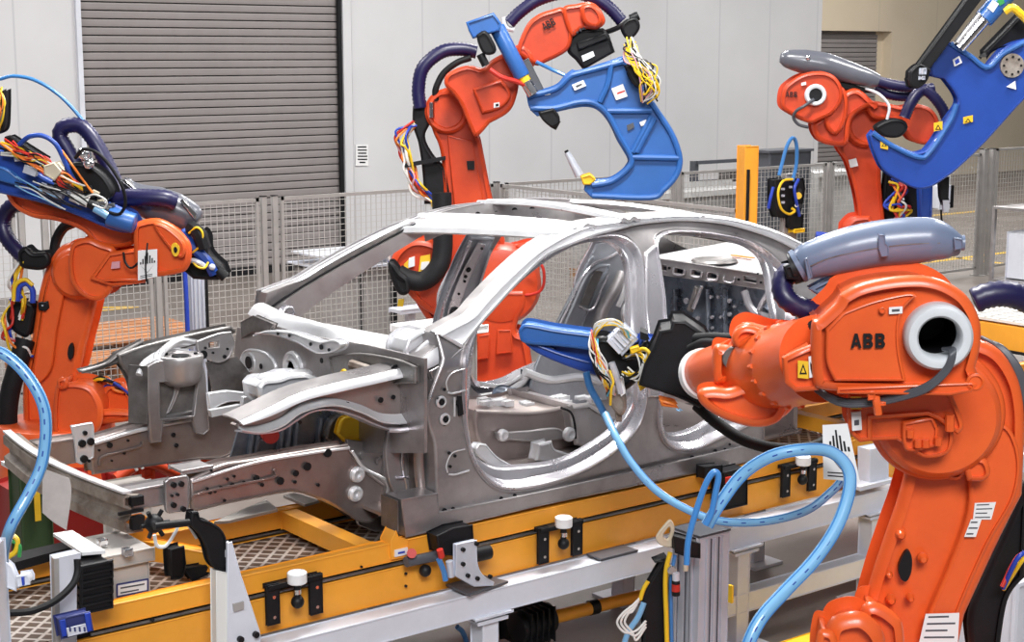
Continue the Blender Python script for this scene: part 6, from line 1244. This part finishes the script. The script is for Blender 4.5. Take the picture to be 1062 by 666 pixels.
b=MB('black'); b.slab(FP_,[(4,142,1),(10,140,1),(48,164,1),(40,170),(26,164),(6,150)],-.04,.06,.01); b.slab(FP_,[(60,182),(68,172),(80,168),(96,172),(110,184),(118,200),(110,208),(90,204),(70,196)],-.06,.1,.02); b.slab(FP_,[(-2,96,1),(6,92,1),(6,112),(4,134),(-6,140,1)],.0,.1,.01); b.build('cable_backing',GL)
b=MB('chrome'); b.ball(FP_.hit(86,160,-.08),.035); b.ball(FP_.hit(92,170,-.1),.03); b.slab(FP_,[(80,154,1),(90,156,1),(94,170,1),(84,168,1)],-.08,.0,.01); b.build('hose_fitting',GL)
rr=random.Random(31)
for k in range(18):
    c=['c_orange','c_red','c_yellow','c_orange','black','c_orange','c_white','c_red','black'][k%9]
    wire(FP_,[(0+rr.uniform(-4,22),146+rr.uniform(-2,16),-.06),(26+rr.uniform(-6,8),162+rr.uniform(-8,6),-.12),(48+rr.uniform(-6,8),172+rr.uniform(-10,10),-.14),(66+rr.uniform(-6,6),184+rr.uniform(-8,8),-.12),(80+rr.uniform(-6,10),196+rr.uniform(-4,4),-.08)],1.1,c,GL)
for k in range(8):
    c=['c_yellow','c_orange','steel_dark','c_yellow','black'][k%5]
    wire(FP_,[(-2+rr.uniform(-3,4),92+rr.uniform(-3,6),0),(2+rr.uniform(-3,4),106+rr.uniform(-4,4),-.04),(1+rr.uniform(-3,4),122+rr.uniform(-4,4),-.04),(-6+rr.uniform(-3,4),140,0)],1.0,c,GL)
wire(FP_,[(20,150,-.1),(30,142,-.12),(44,141,-.12),(58,150,-.12),(68,170,-.1),(78,190,-.08),(84,200,-.06)],2.6,'blue',GL,'hose',label='blue loop hose')
wire(FP_,[(78,164,-.1),(86,155,-.14),(100,158,-.16),(114,172,-.16),(126,192,-.16),(130,210,-.14),(124,222,-.12),(112,220,-.1)],1.8,'black_rubber',GL,'hose')
wire(FP_,[(86,206,-.1),(98,202,-.14),(110,208,-.14),(108,216,-.12),(96,212,-.12)],1.0,'c_white',GL); wire(FP_,[(64,156,-.1),(74,170,-.14),(84,184,-.12),(96,200,-.1)],1.2,'c_orange',GL)
t=wire(camplane(60,100,8.6,0),[(-12,84),(0,82),(15,79),(38,84),(64,101),(89,129),(110,160),(127,194)],2.0,'hose_blue',GL,'air_hose',label='thin blue air hose arching over the gun')

rr=random.Random(77)
for k in range(26):
    t_=rr.random(); x=4+t_*112; y=150+t_*62+rr.uniform(-6,14)*(1 if t_<.8 else .5); c=FP_.hit(x,y,-.05-.04*rr.random()); sz=.018+.03*rr.random()
    b=MB(rr.choice(['black','black','alu','black','cable_grey','chrome','wood_tan'])); a=rr.uniform(-.6,.2)
    b.box(c,(sz*1.6,sz,sz),(FP_.u*math.cos(a)+FP_.v*math.sin(a),FP_.n,FP_.v*math.cos(a)-FP_.u*math.sin(a)),.004); b.build('hose_fitting',GL)
for k in range(12):
    x=50+rr.uniform(-14,22); y=196+rr.uniform(-8,12)
    wire(FP_,[(x-22,y-14,-.08),(x-8,y-7+rr.uniform(-4,4),-.12),(x+8,y+rr.uniform(-4,4),-.12),(x+26,y+10,-.10)],.8,['black','black','c_white','black','hose_light'][k%5],GL)
# ------------------------------------------------------------ foreground post, hoses
ap=at(728,558,'Z',.70)
FPst=thing('aluminium_post',(ap.x,ap.y+.06,ZF),'square ribbed aluminium post with dark cap in the lower foreground, right of centre','post')
w=.118; h=.70
corner=at(726,558,'Z',h)
sx=(at(759,547,'Z',h)-corner).length; sy=(at(699,547,'Z',h)-corner).length
cx0,cy0=corner.x,corner.y; sx=.165; sy=.155
b=MB('alu'); b.box((cx0+sx/2,cy0+sy/2,(h+ZF)/2),(sx,sy,h-ZF-.004),bev=.004)
for k in (.04,.0825,.125): b.box((cx0+k,cy0-.001,(h+ZF)/2-.005),(.010,.008,h-ZF-.02)); b.box((cx0-.001,cy0+k,(h+ZF)/2-.005),(.008,.010,h-ZF-.02))
b.m('cable_grey')
for k in (.062,.104): b.box((cx0+k,cy0-.0005,(h+ZF)/2-.005),(.004,.004,h-ZF-.02))
for k in (.046,.079,.125): b.box((cx0-.0005,cy0+k,(h+ZF)/2-.005),(.004,.010,h-ZF-.02))
b.build('profile',FPst)
b=MB('cable_grey'); b.box((cx0+sx/2,cy0+sy/2,h+.003),(sx+.004,sy+.004,.010),bev=.002); b.build('cap',FPst,label='dark grey cap plate')
b=MB('steel_bright'); b.box((cx0+sx/2,cy0+sy/2,ZF+.006),(.3,.3,.012)); b.build('foot_plate',FPst)
pd=(corner-CAM).dot(FW)
V=camplane(706,580,pd-.07,-8)
vt=thing('valve_unit',V.hit(706,600,.02),'black valve unit with yellow and blue hoses beside the foreground aluminium post','valve')
b=MB('black'); b.slab(V,[(699,556,1),(714,560),(727,564,1),(727,580,1),(712,578),(700,574,1)],-.03,.05,.006); b.slab(V,[(679,582,1),(689,580,1),(676,602),(668,618,1),(668,680,1),(692,680,1),(694,600),(690,582)],.0,.06,.008); b.build('valve_block',vt)
b=MB('wood_tan'); b.slab(V,[(681,558),(690,545),(696,540),(700,548),(697,560,1),(697,568,1),(686,566)],.0,.02,.004,holes=[[(688,556),(694,547),(696,552),(693,560)]]); b.build('bracket',vt)
b=MB('chrome'); b.lathe(V.hit(695,589,-.02),-V.n,[(0,.018),(.03,.018),(.034,.014)],20); b.m('frame_white'); b.cyl(V.hit(701,594,-.05),V.hit(701,602,-.05),.014,sides=14); b.m('black'); b.cyl(V.hit(701,602,-.05),V.hit(701,618,-.05),.016,sides=14,bev=.004); b.m('c_red'); b.cyl(V.hit(701,606,-.055),V.hit(701,613,-.055),.0165,sides=14); b.m('wood_tan'); b.cyl(V.hit(711,582,-.04),V.hit(711,592,-.04),.010,sides=12); b.build('regulator',vt)
wire(V,[(695,573,-.03),(691,590,-.03),(690,610,-.03),(691,640,-.03),(692,680,-.03)],2.6,'c_yellow',vt,'hose',label='yellow hose'); wire(V,[(700,576,-.02),(696,600,-.02),(696,640,-.02),(697,680,-.02)],2.2,'hose_blue',vt,'hose',label='blue hose')
wire(V,[(672,603,-.02),(667,612,-.02),(664,622,-.02)],2.4,'c_yellow',vt,'hose'); wire(V,[(668,625,-.01),(662,640,-.02),(652,655,-.02),(646,672,-.02)],3.2,'hose_light',vt,'hose')
for s in range(3): wire(V,[(664,620,-.02),(656,628+s*3,-.03),(646+s*3,636,-.03),(640+s*4,646,-.03),(648+s*4,656,-.03),(660,654+s*5,-.03),(670,644+s*3,-.02)],1.3,'c_white',vt,'hose')
b=MB('c_yellow'); b.box(V.hit(758,616,.0),(.01,.02,.07)); b.build('label_strip',vt)
# big blue hoses
def fhose(L,r,name,label,stripe=True,loc=None):
    pts=[dep(x,y,d) for x,y,d in L]; b=MB('hose_light'); b.tube(pts,r,16,12); o=b.build(name,label=label,cat='hose')
    Q=cr3(pts,12)
    if stripe:
        b=MB('hose_blue'); 
        for a in (.6,2.6): 
            out=[]; 
            for i,q in enumerate(Q):
                T=(Q[min(i+1,len(Q)-1)]-Q[max(i-1,0)]).normalized(); N=T.cross(FW).normalized(); F=-FW
                out.append(q+N*(r*.93*math.cos(a))+F*(r*.93*math.sin(a)))
            b.tube(out,r*.20,6,1)
        b.build('stripe',o)
        b=MB('blue')
        for i in range(2,len(Q)-2,5):
            T=(Q[i+1]-Q[i-1]).normalized(); N=T.cross(FW).normalized(); c=Q[i]-FW*r*.98; b.beam(c-T*.008,c+T*.008,.004,.002,up=-FW)
        b.build('printed_mark',o,kind='stuff')
    return o
fhose([(733,545,4.75),(748,520,4.75),(770,492,4.75),(800,473,4.72),(835,466,4.7),(862,469,4.66),(879,486,4.62),(880,510,4.58),(868,545,4.54),(845,580,4.5),(815,612,4.46),(790,640,4.42),(776,668,4.4),(770,700,4.4)],.0185,'air_hose','thick pale blue hose looping above the aluminium post and down to the floor')
fhose([(628,430,5.6),(640,455,5.5),(655,480,5.45),(680,508,5.4),(710,527,5.35),(745,540,5.3),(790,541,5.25),(835,530,5.2),(864,508,5.2),(875,495,5.2)],.0135,'air_hose','thinner blue hose sagging from the gun in the door opening to the white sign')
fhose([(-14,366,4.6),(2,366,4.6),(24,384,4.6),(42,412,4.6),(48,440,4.6),(44,480,4.6),(30,512,4.58),(12,545,4.56),(4,572,4.66),(2,600,4.72)],.0165,'air_hose','thick blue hose arching at the left edge in front of the bumper')
b=MB('hose_blue'); b.tube([dep(x,y,4.68) for x,y in [(712,586),(714,560),(722,530),(732,502),(740,490),(745,494),(742,512),(738,532),(732,545)]],.0095,10); b.build('small_hose',label='short thin blue hose rising from the black valve block above the post',cat='hose')
b=MB('hose_blue'); b.tube([dep(x,y,6.1) for x,y in [(608,386),(612,402),(622,420),(630,436),(638,450)]],.014,10); b.build('hose',GN,label='short blue hose below the cables')
# left foreground post with clamp
c=dep(0,640,4.5); t=thing('aluminium_post',(c.x,c.y,ZF),'pale aluminium post cut off by the lower left edge of the photo','post')
b=MB('alu'); x0=dep(-6,600,4.5); zt=dep(0,560,4.5).z; b.box((x0.x,x0.y,(zt+ZF)/2),(.05,.09,zt-ZF),(RT,FH,UP),.004); b.box((x0.x,x0.y,(zt+ZF)/2),(.012,.094,zt-ZF-.01),(RT,FH,UP)); b.build('profile',t)
b=MB('frame_white'); q=camplane(18,605,4.42,0); b.slab(q,[(6,583,1),(12,588,1),(17,600,1),(17,614,1),(6,610,1)],0,.03,.004); b.slab(q,[(16,598,1),(28,596,1),(31,601,1),(31,607,1),(17,610,1)],-.02,.03,.004); b.m('c_blue'); b.slab(q,[(22,599,1),(24.5,598.5,1),(25,607,1),(23,607.5,1)],-.024,.0); b.build('clamp',t)
b=MB('c_yellow'); b.tube([dep(x,y,4.9) for x,y in [(4,570),(10,556),(18,560),(16,572),(8,578)]],.008,8); b.m('c_green'); b.tube([dep(x,y,4.9) for x,y in [(2,576),(10,562),(20,566),(20,578)]],.006,8); b.build('coiled_cable',t)
# under the frame: motor, yellow pipe
t=thing('drive_motor',at(545,668,'Y',5.6)*1,'dark drive motor under the white frame at the bottom centre','motor')
b=MB('black'); Q=YP(5.5); b.cyl(Q.hit(535,652),Q.hit(570,640),.075,sides=24,bev=.01); b.slab(Q,[(533,636,1),(562,630,1),(572,640),(572,666,1),(536,672,1)],.02,.16,.01)
for k in range(5): p=Q.hit(540+k*6,650-k*2); b.box(p,(.01,.17,.17),bev=.004)
b.build('housing',t)
b=MB('hose_blue'); b.tube(px3(Q,[(474,650),(480,656),(486,672)]),.012); b.build('hose',t)
t=thing('drive_shaft',at(600,650,'Y',5.45),'yellow shaft guard tube under the white frame, right of the dark motor','shaft')
b=MB('yellow'); b.cyl(Q.hit(572,641),Q.hit(612,631),.032,sides=20,bev=.006); b.cyl(Q.hit(618,629),Q.hit(690,612),.030,sides=20,bev=.006); b.build('guard_tube',t)
b=MB('black'); b.cyl(Q.hit(611,631),Q.hit(619,629),.036,sides=20); b.build('collar',t)
e_=at(850,652,'Z',ZF+.04)
b=MB('yellow_hi'); b.box((e_.x+.6,e_.y-.10,ZF+.02),(3.4,.20,.04),bev=.006); b.build('yellow_kerb',label='yellow painted floor kerb at the foot of the foreground robot',cat='kerb')
b=MB('frame_white'); c=at(1046,650,'Z',.0); b.box((c.x+.15,c.y+.1,.0),(.5,.4,.5),bev=.02); b.build('cable_box',label='grey box on the floor at the lower right edge',cat='box')
for o in bpy.data.objects:
    if '_o' in o: del o['_o']
for o in bpy.data.objects:
    k=o.name.split('.')[0]
    gname={'welding_robot':'orange welding robots around the car','spot_welding_gun':'blue weld guns on the robots','air_hose':'thick blue air hoses in the foreground','aluminium_post':'aluminium posts in the foreground','wrapped_pallet':'wrapped pallet loads behind the fence','pallet':'orange pallets behind the fence'}.get(k)
    if gname and o.parent is None: o['group']=gname
